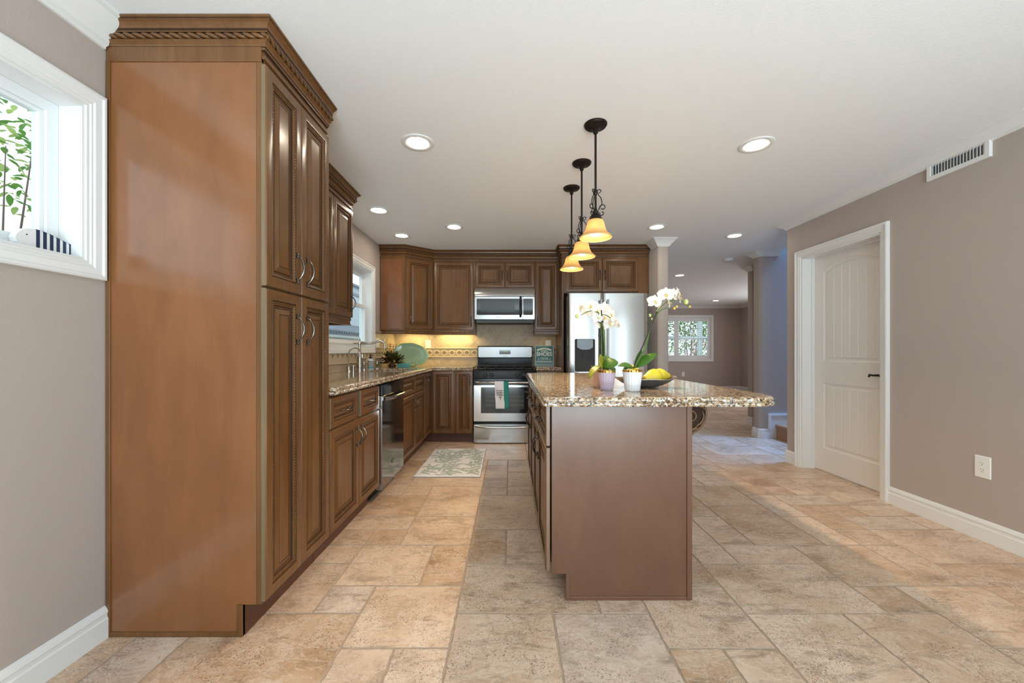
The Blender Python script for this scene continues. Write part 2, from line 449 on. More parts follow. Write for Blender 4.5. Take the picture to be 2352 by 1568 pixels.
def mk_shade():
    m = bpy.data.materials.new('amber_alabaster_glass'); m.use_nodes = True; nt = m.node_tree
    p = nt.nodes['Principled BSDF']
    v = noise(nt, coords(nt), 22, 4)
    c = mix(nt, v, (0.66, 0.46, 0.20), (0.76, 0.56, 0.29))
    nt.links.new(c, p.inputs['Base Color']); p.inputs['Roughness'].default_value = 0.3
    t = nt.nodes.new('ShaderNodeBsdfTranslucent'); nt.links.new(c, t.inputs[0])
    mx = nt.nodes.new('ShaderNodeMixShader'); mx.inputs[0].default_value = 0.38
    nt.links.new(p.outputs[0], mx.inputs[1]); nt.links.new(t.outputs[0], mx.inputs[2])
    nt.links.new(mx.outputs[0], nt.nodes['Material Output'].inputs[0]); return m
M['shade'] = mk_shade()

def mk_leafy(name, col, tr=0.4):
    m, nt, p = nodes(name)
    v = noise(nt, coords(nt), 25, 3)
    c = mix(nt, v, tuple(x * 0.7 for x in col), tuple(min(1, x * 1.25) for x in col))
    nt.links.new(c, p.inputs['Base Color']); p.inputs['Roughness'].default_value = 0.45
    t = nt.nodes.new('ShaderNodeBsdfTranslucent'); nt.links.new(c, t.inputs[0])
    mx = nt.nodes.new('ShaderNodeMixShader'); mx.inputs[0].default_value = tr
    nt.links.new(p.outputs[0], mx.inputs[1]); nt.links.new(t.outputs[0], mx.inputs[2])
    nt.links.new(mx.outputs[0], nt.nodes['Material Output'].inputs[0]); return m
M['petal'] = mk_leafy('white_orchid_petal', (0.88, 0.86, 0.82), 0.35)
M['gleaf'] = mk_leafy('garden_leaf_green', (0.15, 0.33, 0.06), 0.45)
M['gleaf2'] = mk_leafy('garden_leaf_pale', (0.48, 0.60, 0.20), 0.5)
M['leaf'] = mk_leafy('orchid_leaf_green', (0.085, 0.21, 0.018), 0.3)
M['leafy'] = mk_leafy('orchid_leaf_yellow', (0.38, 0.36, 0.035), 0.3)

def mk_granite(name='speckled_gold_granite'):
    m, nt, p = nodes(name)
    v = coords(nt, kind='World')
    big = noise(nt, v, 9, 3, 0.6, 0.8)
    med = noise(nt, v, 50, 4, 0.65, 0.7)
    fine = noise(nt, v, 120, 3, 0.6, 0.6)
    v2 = coords(nt, (1, 1, 1), 'World', (0.4, 0.9, 0.3)); v3 = coords(nt, (1, 1, 1), 'World', (1.1, 0.2, 0.7))
    wht = noise(nt, v2, 72, 3, 0.55, 0.6); blk = noise(nt, v3, 78, 3, 0.6, 0.8)
    base = ramp(nt, med, ((0.32, (0.045, 0.026, 0.015)), (0.43, (0.17, 0.085, 0.036)), (0.51, (0.42, 0.26, 0.125)), (0.60, (0.64, 0.53, 0.40)), (0.72, (0.70, 0.64, 0.55))))
    base = mix(nt, ramp(nt, big, ((0.40, 0.0), (0.62, 0.45))), base, (0.40, 0.24, 0.11))
    base = mix(nt, ramp(nt, wht, ((0.52, 0.0), (0.58, 0.85))), base, (0.68, 0.65, 0.59))
    base = mix(nt, ramp(nt, blk, ((0.565, 0.0), (0.605, 0.92))), base, (0.022, 0.017, 0.014))
    base = mix(nt, ramp(nt, fine, ((0.56, 0.0), (0.63, 0.85))), base, (0.060, 0.032, 0.018))
    nt.links.new(base, p.inputs['Base Color'])
    p.inputs['Roughness'].default_value = 0.07; p.inputs['Specular IOR Level'].default_value = 0.55
    return m
M['granite'] = mk_granite()

def mk_travertine():
    m, nt, p = nodes('tumbled_travertine')
    at = nt.nodes.new('ShaderNodeAttribute'); at.attribute_name = 'tile'
    w = math_n(nt, 'MULTIPLY', at.outputs['Fac'], 37.0)
    v = coords(nt, (1, 1, 1), 'World'); vs = coords(nt, (1.5, 4.5, 1), 'World', (0, 0, 0.5))
    big = noise(nt, v, 3.2, 5, 0.6, 0.9, w); vein = noise(nt, vs, 2.2, 6, 0.65, 1.2, w)
    pit = noise(nt, v, 150, 3, 0.65, 0.8, w); area = noise(nt, v, 5, 3, 0.55, 0.4, w); mid = noise(nt, v, 26, 6, 0.72, 0.5, w)
    c1 = ramp(nt, big, ((0.28, (0.44, 0.285, 0.180)), (0.44, (0.67, 0.465, 0.322)), (0.66, (0.80, 0.60, 0.445))))
    c2 = ramp(nt, big, ((0.28, (0.36, 0.200, 0.105)), (0.44, (0.54, 0.335, 0.200)), (0.66, (0.69, 0.49, 0.345))))
    c3 = ramp(nt, big, ((0.30, (0.47, 0.385, 0.31)), (0.50, (0.68, 0.53, 0.42)), (0.70, (0.79, 0.635, 0.52))))
    a2 = nt.nodes.new('ShaderNodeTexWhiteNoise'); a2.noise_dimensions = '1D'; nt.links.new(w, a2.inputs['W'])
    c = mix(nt, ramp(nt, a2.outputs[0], ((0.58, 0.0), (0.85, 1.0))), c1, c2)
    c = mix(nt, ramp(nt, a2.outputs[0], ((0.08, 0.8), (0.25, 0.0))), c, c3)
    c = mix(nt, ramp(nt, vein, ((0.36, 0.55), (0.46, 0.0))), c, (0.27, 0.175, 0.11))
    c = mix(nt, ramp(nt, mid, ((0.36, 0.42), (0.47, 0.0))), c, (0.32, 0.22, 0.145))
    vn2 = noise(nt, coords(nt, (1.2, 2.6, 1), 'World', (0, 0, -0.6)), 3.4, 7, 0.68, 1.6, w)
    rid = math_n(nt, 'ABSOLUTE', math_n(nt, 'SUBTRACT', vn2, 0.5))
    c = mix(nt, ramp(nt, rid, ((0.0, 0.55), (0.022, 0.0))), c, (0.80, 0.70, 0.58))
    rid2 = math_n(nt, 'ABSOLUTE', math_n(nt, 'SUBTRACT', vn2, 0.56))
    c = mix(nt, ramp(nt, rid2, ((0.0, 0.5), (0.010, 0.0))), c, (0.30, 0.20, 0.13))
    pm = math_n(nt, 'MULTIPLY', ramp(nt, pit, ((0.56, 0.0), (0.61, 1.0))), ramp(nt, area, ((0.40, 0.05), (0.55, 1.0))))
    c = mix(nt, math_n(nt, 'MULTIPLY', pm, 0.8), c, (0.15, 0.105, 0.075))
    nt.links.new(c, p.inputs['Base Color'])
    nt.links.new(ramp(nt, mid, ((0.3, 0.42), (0.7, 0.27))), p.inputs['Roughness'])
    hgt = math_n(nt, 'SUBTRACT', math_n(nt, 'MULTIPLY', mid, 0.4), pm)
    bump(nt, p, hgt, 0.35, 0.003)
    return m
M['travertine'] = mk_travertine()
M['grout'] = plain('sandy_grout', (0.46, 0.345, 0.26), 0.95, var=0.2, vscale=40, spec=0.1)

def mk_backsplash(name, a_axis):
    """6 inch tumbled tiles set on the diagonal; a_axis = 0 for a wall along x, 1 for a wall along y"""
    m, nt, p = nodes(name)
    g = nt.nodes.new('ShaderNodeNewGeometry'); sp = nt.nodes.new('ShaderNodeSeparateXYZ'); nt.links.new(g.outputs['Position'], sp.inputs[0])
    a = sp.outputs[a_axis]; z = sp.outputs[2]; d = 0.213
    off = math_n(nt, 'ADD', a, 0.055 if a_axis == 0 else 0.02)
    zz = math_n(nt, 'SUBTRACT', z, 1.045)
    u = math_n(nt, 'DIVIDE', math_n(nt, 'ADD', off, zz), d); v = math_n(nt, 'DIVIDE', math_n(nt, 'SUBTRACT', off, zz), d)
    def edge(q):
        f = math_n(nt, 'FRACT', math_n(nt, 'ADD', q, 100.0)); return math_n(nt, 'MINIMUM', f, math_n(nt, 'SUBTRACT', 1.0, f))
    e = math_n(nt, 'MINIMUM', edge(u), edge(v))
    cid = nt.nodes.new('ShaderNodeCombineXYZ'); nt.links.new(math_n(nt, 'FLOOR', u), cid.inputs[0]); nt.links.new(math_n(nt, 'FLOOR', v), cid.inputs[1])
    wn = nt.nodes.new('ShaderNodeTexWhiteNoise'); nt.links.new(cid.outputs[0], wn.inputs['Vector'])
    n1 = noise(nt, coords(nt, kind='World'), 14, 5, 0.6, 0.6)
    col = ramp(nt, n1, ((0.3, (0.44, 0.33, 0.225)), (0.7, (0.62, 0.50, 0.365))))
    col = mix(nt, math_n(nt, 'MULTIPLY', wn.outputs[0], 0.45), col, (0.46, 0.36, 0.26))
    gm = ramp(nt, e, ((0.006, 0.75), (0.020, 0.0)))
    nt.links.new(mix(nt, gm, col, (0.36, 0.275, 0.19)), p.inputs['Base Color'])
    p.inputs['Roughness'].default_value = 0.5
    bump(nt, p, ramp(nt, e, ((0.0, 0.0), (0.04, 1.0))), 0.5, 0.002)
    return m
M['splash_x'] = mk_backsplash('diagonal_tile_back', 0)
M['splash_y'] = mk_backsplash('diagonal_tile_side', 1)
M['tan'] = plain('tan_stone_liner', (0.56, 0.44, 0.30), 0.5, var=0.15, vscale=25)
M['cream'] = plain('cream_stone_inlay', (0.62, 0.52, 0.37), 0.5, var=0.1, vscale=25)
M['brownstone'] = plain('brown_stone_diamond', (0.26, 0.17, 0.105), 0.45, var=0.35, vscale=40)
M['darkstone'] = plain('dark_stone_dot', (0.07, 0.04, 0.025), 0.45)
M['midstone'] = plain('taupe_stone_triangle', (0.42, 0.32, 0.215), 0.5, var=0.2, vscale=30)

M['rug'] = plain('white_rug_pile', (0.88, 0.86, 0.86), 0.97, var=0.10, vscale=260, bmp=0.8, bscale=300, spec=0.03)
M['rugleaf'] = plain('sage_green_rug_pile', (0.47, 0.53, 0.485), 0.97, var=0.12, vscale=260, bmp=0.8, bscale=300, spec=0.03)
def mk_fern():
    m, nt, p = nodes('fern_print_label')
    tc = nt.nodes.new('ShaderNodeTexCoord'); wv = nt.nodes.new('ShaderNodeTexWave'); wv.wave_type = 'BANDS'; wv.bands_direction = 'DIAGONAL'
    wv.inputs['Scale'].default_value = 26; wv.inputs['Distortion'].default_value = 2.5; wv.inputs['Detail'].default_value = 0; nt.links.new(tc.outputs['Object'], wv.inputs['Vector'])
    nt.links.new(ramp(nt, wv.outputs[1], ((0.45, (0.03, 0.03, 0.03)), (0.55, (0.70, 0.74, 0.70)))), p.inputs['Base Color']); p.inputs['Roughness'].default_value = 0.4
    return m
M['fern'] = mk_fern()
# ------------------------------------------------------------------ room shell
XL, XR, YB = -1.61, 2.84, 5.48

def wall_grid(axis, t0, t1, a0, a1, z0, z1, holes=()):
    """wall slab with rectangular openings; axis 'Y' runs along y (t = x range), 'X' runs along x (t = y range)"""
    mb = MB()
    aa = sorted({a0, a1, *[h[0] for h in holes], *[h[1] for h in holes]}); zz = sorted({z0, z1, *[h[2] for h in holes], *[h[3] for h in holes]})
    for i in range(len(aa) - 1):
        for j in range(len(zz) - 1):
            ca, cz = (aa[i] + aa[i + 1]) / 2, (zz[j] + zz[j + 1]) / 2
            if any(h[0] < ca < h[1] and h[2] < cz < h[3] for h in holes): continue
            if axis == 'Y': mb.box(t0, t1, aa[i], aa[i + 1], zz[j], zz[j + 1])
            else: mb.box(aa[i], aa[i + 1], t0, t1, zz[j], zz[j + 1])
    return mb

W1 = (0.46, 1.490, 1.478, 2.066)      # opening of the near window: y0 y1 z0 z1
W2 = (3.365, 4.575, 1.175, 2.055)     # opening of the sink window
W3 = (3.97, 5.785, 0.900, 2.105)      # opening of the far room's window: x0 x1 z0 z1
D1 = (3.013, 3.845, 0.0, 2.045)       # door opening in the right wall
struct('wall_left', wall_grid('Y', XL - 0.14, XL, -2.63, YB, 0, CEIL, (W1, W2)), M['wall'], smooth=False)
struct('wall_right', wall_grid('Y', XR, XR + 0.12, -2.63, 4.04, 0, CEIL, (D1, (-2.2, -0.5, 0.0, 2.05))), M['wall'], smooth=False)
struct('wall_back', wall_grid('X', YB, YB + 0.12, XL - 0.14, 1.718, 0, CEIL), M['wall'], smooth=False)
stub = MB().zprism([(1.718, 4.600), (1.731, 4.587), (1.832, 4.587), (1.845, 4.600), (1.845, 11.35), (1.718, 11.35)], 0, CEIL)
struct('wall_partition', stub, M['wall'], angle=50)
struct('wall_far', wall_grid('X', 11.35, 11.50, 1.845, 6.62, 0, CEIL, (W3,)), M['wall'], smooth=False)
struct('wall_far_right', wall_grid('Y', 6.62, 6.75, 6.12, 11.50, 0, CEIL, ((7.2, 9.2, 0.85, 2.05),)), M['wall'], smooth=False)  # opening invented to let in the far room's fill lamp
struct('wall_landing', MB().zprism([(3.70, 6.0), (7.1, 6.0), (7.1, 6.12), (3.69, 6.12), (3.69, 6.01)], 0, CEIL), M['wall'], angle=50)
struct('wall_corridor', MB().box(7.0, 7.1, 5.27, 6.0, 0, CEIL), M['wall'], smooth=False)
struct('wall_stair', MB().zprism([(3.300, 5.14), (7.1, 5.14), (7.1, 5.27), (3.255, 5.27), (3.255, 5.175), (3.262, 5.158), (3.280, 5.145)], 0, 4.8), M['wall'], angle=50)
struct('wall_hall', MB().box(2.96, 7.1, 3.92, 4.04, 0, 4.8), M['wall'], smooth=False)
struct('wall_stair_top', MB().box(3.42, 3.50, 4.04, 5.14, CEIL + 0.1, 4.8), M['wall'], smooth=False)
struct('wall_stair_end', MB().box(7.0, 7.1, 4.04, 5.14, 0, 4.8), M['wall'], smooth=False)
PD = (-0.95, 2.35, 0.0, 2.06)
struct('wall_rear', wall_grid('X', -2.75, -2.63, XL - 0.14, XR + 0.12, 0, CEIL, (PD,)), M['wall'], smooth=False)
struct('ceiling_sky_block', MB().box(3.42, 7.1, 3.92, 5.27, 4.8, 4.9), M['ceiling'], smooth=False)  # unseen slab added to keep sky light out of the stair shaft
ce = MB()
ce.box(XL - 0.14, 3.50, -2.75, 11.5, CEIL, CEIL + 0.1); ce.box(3.50, 7.1, 5.20, 11.5, CEIL, CEIL + 0.1)
struct('ceiling', ce, M['ceiling'], smooth=False)

# floor: tumbled travertine in a random ashlar of 8, 16 and 24 inch pieces, each with worn edges
def make_floor():
    rng = random.Random(7)
    gx, gy, ox, oy = 0.2085, 0.2005, -0.233, 1.506
    i0, i1, j0, j1 = -8, 36, -22, 50
    occ = set(); tiles = []
    fixed = [(0, -2, 2, 3), (2, -2, 2, 3), (-2, 0, 2, 2), (-2, -2, 1, 2), (-1, -2, 1, 2), (-5, -1, 3, 2), (-3, 1, 1, 1), (-5, 1, 2, 2),
             (-3, 2, 2, 2), (-1, 2, 1, 2), (0, 1, 3, 2), (3, 1, 1, 2), (4, 0, 2, 2), (4, -2, 1, 2), (5, -2, 1, 2), (6, -2, 2, 3), (6, 1, 3, 2),
             (9, 1, 1, 1), (7, 3, 2, 1), (9, 2, 2, 2), (8, -1, 2, 2), (6, 3, 1, 1), (4, 2, 2, 2), (10, 0, 2, 2)]
    def put(i, j, w, h):
        cells = [(i + a, j + b) for a in range(w) for b in range(h)]
        if any(c in occ for c in cells): return False
        occ.update(cells); tiles.append((i, j, w, h)); return True
    for t in fixed: put(*t)
    for j in range(j0, j1):
        for i in range(i0, i1):
            if (i, j) in occ: continue
            opts = [(3, 2), (2, 2), (2, 2), (2, 1), (1, 2), (2, 3), (1, 1)]
            rng.shuffle(opts); opts.append((1, 1))
            for w, h in opts:
                if i + w > i1 or j + h > j1: continue
                if put(i, j, w, h): break
    vs = []; fs = []; val = []; mi = []
    for (i, j, w, h) in tiles:
        x0, x1 = ox + gx * i + 0.0035, ox + gx * (i + w) - 0.0035; y0, y1 = oy + gy * j + 0.0035, oy + gy * (j + h) - 0.0035
        x0 = max(x0, XL - 0.12); y0 = max(y0, -2.74)
        if x1 - x0 < 0.02 or y1 - y0 < 0.02: continue
        loop = []
        near = y0 < 4.0
        for (ax, ay, bx, by) in ((x0, y0, x1, y0), (x1, y0, x1, y1), (x1, y1, x0, y1), (x0, y1, x0, y0)):
            n = max(3, int(math.hypot(bx - ax, by - ay) / (0.018 if near else 0.06)))
            for k in range(n): loop.append((ax + (bx - ax) * k / n, ay + (by - ay) * k / n))
        cx, cy = (x0 + x1) / 2, (y0 + y1) / 2
        b = len(vs); m = len(loop); top = []; r = random.Random(i * 91 + j)
        dz = r.uniform(-0.0006, 0.0006)
        for (x, y) in loop:
            jx, jy = r.gauss(0, 0.0011), r.gauss(0, 0.0011)
            q = r.uniform(0.0, 0.0030) + 0.0004
            sx = 1 if x > cx else -1; sy = 1 if y > cy else -1
            ex = min(abs(x - x0), abs(x - x1)) < 1e-6; ey = min(abs(y - y0), abs(y - y1)) < 1e-6
            vs.append((x + jx, y + jy, -0.0032))
            top.append((x + jx - sx * q * (1 if ex else 0), y + jy - sy * q * (1 if ey else 0), dz))
        vs += top
        fs.append(list(range(b + m, b + 2 * m))); v = r.random(); val.append(v); mi.append(0)
        for k in range(m): fs.append([b + k, b + (k + 1) % m, b + m + (k + 1) % m, b + m + k]); val.append(v); mi.append(1)
    b = len(vs); X0, X1, Y0, Y1 = XL - 0.14, 7.1, -2.75, 11.5
    vs += [(X0, Y0, -0.0028), (X1, Y0, -0.0028), (X1, Y1, -0.0028), (X0, Y1, -0.0028), (X0, Y0, -0.06), (X1, Y0, -0.06), (X1, Y1, -0.06), (X0, Y1, -0.06)]
    for f in ((0, 1, 2, 3), (7, 6, 5, 4), (0, 4, 5, 1), (1, 5, 6, 2), (2, 6, 7, 3), (3, 7, 4, 0)): fs.append([b + k for k in f]); val.append(0.5); mi.append(1)
    me = bpy.data.meshes.new('floor'); me.from_pydata(vs, [], fs); me.materials.append(M['travertine']); me.materials.append(M['grout'])
    me.polygons.foreach_set('material_index', mi)
    a = me.attributes.new('tile', 'FLOAT', 'FACE'); a.data.foreach_set('value', val)
    o = bpy.data.objects.new('floor', me); COL.objects.link(o); o['kind'] = 'structure'
make_floor()

# ------------------------------------------------------------------ white trim: baseboards and crowns
BB = [(0, 0), (0.016, 0), (0.016, 0.078), (0.012, 0.084), (0.012, 0.098), (0.015, 0.102), (0.013, 0.112), (0.007, 0.122), (0, 0.126)]
def baseboard(name, path): struct(name, MB().sweep(BB, path), M['white'], angle=25)
baseboard('baseboard_right', [(XR, -0.49), (XR, 2.948)])
baseboard('baseboard_right_end', [(XR, 3.91), (XR, 4.04), (3.42, 4.04)])
baseboard('baseboard_left', [(XL, 1.566), (XL, -2.63)])
baseboard('baseboard_far', [(6.62, 6.12), (6.62, 11.35), (1.845, 11.35)])
baseboard('baseboard_landing', [(7.0, 6.0), (3.69, 6.0), (3.69, 6.12), (6.62, 6.12)])
baseboard('baseboard_partition', [(1.845, 11.33), (1.845, 4.587), (1.718, 4.587), (1.718, 4.66)])
baseboard('baseboard_stair', [(3.37, 5.14), (3.295, 5.14), (3.257, 5.165), (3.255, 5.27), (7.0, 5.27)])
def crown_prof(drop, out):
    c = CEIL
    return [(0, c), (out, c), (out, c - 0.010), (out * 0.86, c - 0.016), (out * 0.80, c - drop * 0.22), (out * 0.55, c - drop * 0.48), (out * 0.30, c - drop * 0.68),
            (out * 0.22, c - drop * 0.78), (out * 0.22, c - drop * 0.86), (out * 0.10, c - drop * 0.92), (out * 0.10, c - drop), (0, c - drop)]
def crown(name, path, drop=0.09, out=0.085): struct(name, MB().sweep(crown_prof(drop, out), path), M['white'], angle=25)
crown('trim_1', [(XR, -2.63), (XR, 4.04), (3.49, 4.04)], 0.068, 0.085)
crown('trim_2', [(XL, 1.56), (XL, -2.63)], 0.110, 0.10)
crown('trim_3', [(1.845, 11.33), (1.845, 4.587), (1.718, 4.587), (1.718, 4.78)], 0.088, 0.075)
crown('trim_4', [(3.50, 5.14), (3.295, 5.14), (3.257, 5.165), (3.255, 5.27), (7.0, 5.27)], 0.07, 0.075)
crown('trim_5', [(7.0, 6.0), (3.69, 6.0), (3.69, 6.12), (6.62, 6.12)], 0.08, 0.075)
crown('trim_6', [(6.62, 6.20), (6.62, 11.35), (1.93, 11.35)], 0.075, 0.085)
# stepped skirt board beside the stair
sk = MB()
sk.prism([(3.365, 0), (4.6, 0), (4.6, 0.9), (3.95, 0.70), (3.95, 0.318), (3.365, 0.318)], (0, 5.14, 0), (1, 0, 0), (0, 0, 1), (0, -1, 0), 0, 0.014)
for k, (w, n) in enumerate(((0.012, 0.020), (0.024, 0.024), (0.040, 0.018))):
    sk.prism([(3.362 - 0.001 * k, 0.123), (3.362 + w, 0.123), (3.362 + w, 0.318 - w), (3.95, 0.318 - w), (3.95, 0.3185 + 0.001 * k), (3.362 - 0.001 * k, 0.3185 + 0.001 * k)], (0, 5.1395, 0), (1, 0, 0), (0, 0, 1), (0, -1, 0), 0.001 * k, n)
struct('trim_7', sk, M['white'], smooth=False)

# ------------------------------------------------------------------ windows
CAS = [(0.0, 0.0), (0.0, 0.020), (0.006, 0.024), (0.014, 0.024), (0.018, 0.019), (0.040, 0.017), (0.046, 0.013), (0.052, 0.013), (0.056, 0.009), (0.065, 0.009), (0.065, 0.0)]
def frame(mb, o, U, V, Nn, w, h, prof, mat=0):
    o = Vector(o); U = Vector(U); V = Vector(V); Nn = Vector(Nn)
    return mb.rings([[o + U * a + V * b + Nn * z for a, b in ((i, i), (w - i, i), (w - i, h - i), (i, h - i))] for i, z in prof], mat)
def rect_frame(mb, o, U, V, Nn, w, h, t, d0, d1, mat=0):
    return frame(mb, o, U, V, Nn, w, h, [(0, d0), (0, d1), (t, d1), (t, d0), (0, d0)], mat)
XU, YU, ZU = (1, 0, 0), (0, 1, 0), (0, 0, 1)

w1 = thing('window_1', (XL, (W1[0] + W1[1]) / 2, W1[2]), None, None); w1['kind'] = 'structure'
y0, y1, z0, z1 = W1; w, h = y1 - y0, z1 - z0
m = MB(); frame(m, (XL, y0 - 0.065, z0 - 0.065), YU, ZU, XU, w + 0.13, h + 0.13, CAS); m.build('window_casing', M['white'], w1, angle=25)
m = MB(); rect_frame(m, (XL, y0, z0), YU, ZU, XU, w, h, 0.010, -0.135, 0.002); m.build('window_jamb', M['white'], w1, smooth=False)
m = MB(); rect_frame(m, (XL, y0 + 0.010, z0 + 0.010), YU, ZU, XU, w - 0.02, h - 0.02, 0.040, -0.13, -0.085)
rect_frame(m, (XL, y0 + 0.050, z0 + 0.050), YU, ZU, XU, w - 0.10, h - 0.10, 0.014, -0.125, -0.095); m.build('window_sash', M['vinyl'], w1, smooth=False, bevel=0.002)
m = MB().box(XL - 0.113, XL - 0.108, y0 + 0.064, y1 - 0.064, z0 + 0.064, z1 - 0.064); m.build('glass_pane', M['glass'], w1, smooth=False)

w2 = thing('window_2', (XL, (W2[0] + W2[1]) / 2, W2[2]), None, None); w2['kind'] = 'structure'
y0, y1, z0, z1 = W2; w, h = y1 - y0, z1 - z0; zm = 1.625
m = MB(); frame(m, (XL, y0 - 0.065, z0 - 0.065), YU, ZU, XU, w + 0.13, h + 0.13, CAS); m.build('window_casing', M['white'], w2, angle=25)
m = MB(); rect_frame(m, (XL, y0, z0), YU, ZU, XU, w, h, 0.010, -0.135, 0.002)
rect_frame(m, (XL, y0 + 0.010, z0 + 0.010), YU, ZU, XU, w - 0.02, h - 0.02, 0.028, -0.13, -0.070); m.build('window_jamb', M['vinyl'], w2, smooth=False)
for nm, a, b, d in (('upper_sash', zm, z1 - 0.038, -0.115), ('lower_sash', z0 + 0.038, zm + 0.035, -0.080)):
    m = MB(); rect_frame(m, (XL, y0 + 0.038, a), YU, ZU, XU, w - 0.076, b - a, 0.036, d, d + 0.030)
    s_ = m.build(nm, M['vinyl'], w2, smooth=False, bevel=0.002)
    m = MB().box(XL + d + 0.010, XL + d + 0.015, y0 + 0.074, y1 - 0.074, a + 0.036, b - 0.036); m.build('glass_pane', M['glass'], s_, smooth=False)
m = MB().box(XL - 0.080, XL - 0.070, y1 - 0.040, y1 - 0.026, zm + 0.18, zm + 0.23); m.build('sash_latch', M['vinyl'], w2, smooth=False)

w3 = thing('window_3', ((W3[0] + W3[1]) / 2, 11.35, W3[2]), None, None); w3['kind'] = 'structure'
x0, x1, z0, z1 = W3; w, h = x1 - x0, z1 - z0; NY = (0, -1, 0)
m = MB(); frame(m, (x0 - 0.065, 11.35, z0 - 0.065), XU, ZU, NY, w + 0.13, h + 0.13, CAS); m.build('window_casing', M['white'], w3, angle=25)
m = MB(); rect_frame(m, (x0, 11.35, z0), XU, ZU, NY, w, h, 0.012, -0.14, 0.002); m.build('window_jamb', M['white'], w3, smooth=False)
m = MB(); rect_frame(m, (x0 + 0.012, 11.35, z0 + 0.012), XU, ZU, NY, w - 0.024, h - 0.024, 0.035, -0.14, -0.105)
m.box(x0 + w * 0.5 - 0.02, x0 + w * 0.5 + 0.02, 11.46, 11.485, z0 + 0.03, z1 - 0.03); m.box(x0 + 0.03, x1 - 0.03, 11.47, 11.485, 1.47, 1.50)
m.build('window_sash', M['vinyl'], w3, smooth=False)
MB().box(x0 + 0.04, x1 - 0.04, 11.472, 11.477, z0 + 0.04, z1 - 0.04).build('glass_pane', M['glass'], w3, smooth=False)
npan = 2; pw = (w - 0.03) / npan
for k in range(npan):
    px0 = x0 + 0.015 + k * pw; m = MB()
    if k == 1: px0 = x1 - 0.015 - 0.98; pw_ = 0.98
    else: pw_ = w - 0.03 - 0.98
    rect_frame(m, (px0, 11.35, z0 + 0.015), XU, ZU, NY, pw_, h - 0.03, 0.055, -0.045, -0.018)
    m.box(px0 + 0.055, px0 + pw_ - 0.055, 11.368, 11.395, z0 + 0.07, z0 + 0.115); m.box(px0 + 0.055, px0 + pw_ - 0.055, 11.368, 11.395, z1 - 0.115, z1 - 0.07)
    sp = m.build('shutter_panel', M['white'], w3, smooth=False)
    lv = MB(); nl = 17; za, zb = z0 + 0.125, z1 - 0.125
    for q in range(nl):
        zc = za + (zb - za) * (q + 0.5) / nl
        lv.prism([(-0.030, -0.0035), (0, -0.005), (0.030, -0.0035), (0.030, 0.0035), (0, 0.005), (-0.030, 0.0035)], (px0 + 0.055, 11.382, zc), (0, 1, 0), (0, 0.04, 1), XU, 0, pw_ - 0.11)
    lv.build('shutter_louvres', M['white'], sp, smooth=False)
    MB().box(px0 + pw_ / 2 - 0.006, px0 + pw_ / 2 + 0.006, 11.340, 11.350, za, zb).build('tilt_rod', M['white'], sp, smooth=False)

w4 = thing('window_4', ((PD[0] + PD[1]) / 2, -2.69, 0), None, None); w4['kind'] = 'structure'
m = MB(); rect_frame(m, (PD[0], -2.69, 0.0), XU, ZU, YU, PD[1] - PD[0], PD[3], 0.06, -0.05, 0.07)
m.box(0.66, 0.76, -2.73, -2.65, 0.05, 2.0); m.build('door_frame', M['vinyl'], w4, smooth=False)
MB().box(PD[0] + 0.06, PD[1] - 0.06, -2.70, -2.694, 0.06, 2.0).build('glass_pane', M['glass'], w4, smooth=False)

w5 = thing('window_5', (XR + 0.06, -1.35, 0), None, None); w5['kind'] = 'structure'
m = MB(); rect_frame(m, (XR + 0.06, -2.2, 0.0), YU, ZU, (-1, 0, 0), 1.7, 2.05, 0.06, -0.05, 0.07); m.build('door_frame', M['vinyl'], w5, smooth=False)
MB().box(XR + 0.055, XR + 0.061, -2.14, -0.56, 0.06, 1.99).build('glass_pane', M['glass'], w5, smooth=False)

# ------------------------------------------------------------------ arched plank door in the right wall
d1 = thing('door_1', (XR, (D1[0] + D1[1]) / 2, 0), None, None); d1['kind'] = 'structure'
ya, yb, zt = D1[0], D1[1], D1[3]
m = MB(); NX = (-1, 0, 0)
CP = [(0.0, 0), (0.0, 0.022), (0.006, 0.025), (0.016, 0.025), (0.021, 0.019), (0.046, 0.016), (0.052, 0.011), (0.062, 0.011), (0.065, 0)]
path = [(-0.065, 0), (-0.065, zt + 0.065), (yb - ya + 0.065, zt + 0.065), (yb - ya + 0.065, 0)]
L = []
for i, n_ in CP:
    L.append([(XR - n_, ya - 0.065 + i, 0.0), (XR - n_, ya - 0.065 + i, zt + 0.065 - i), (XR - n_, yb + 0.065 - i, zt + 0.065 - i), (XR - n_, yb + 0.065 - i, 0.0)])
m.rings(L, 0, close=False)
m.build('door_casing', M['white'], d1, angle=25)
m = MB(); m.box(XR - 0.001, XR + 0.12, ya - 0.001, ya + 0.014, 0, zt + 0.001); m.box(XR - 0.001, XR + 0.12, yb - 0.014, yb + 0.001, 0, zt + 0.001); m.box(XR - 0.001, XR + 0.12, ya + 0.0145, yb - 0.0145, zt - 0.014, zt + 0.001)
m.box(XR + 0.085, XR + 0.113, yb - 0.024, yb - 0.014, 0, zt - 0.014); m.box(XR + 0.085, XR + 0.113, ya + 0.014, ya + 0.024, 0, zt - 0.014)
m.build('door_jamb', M['white'], d1, smooth=False)
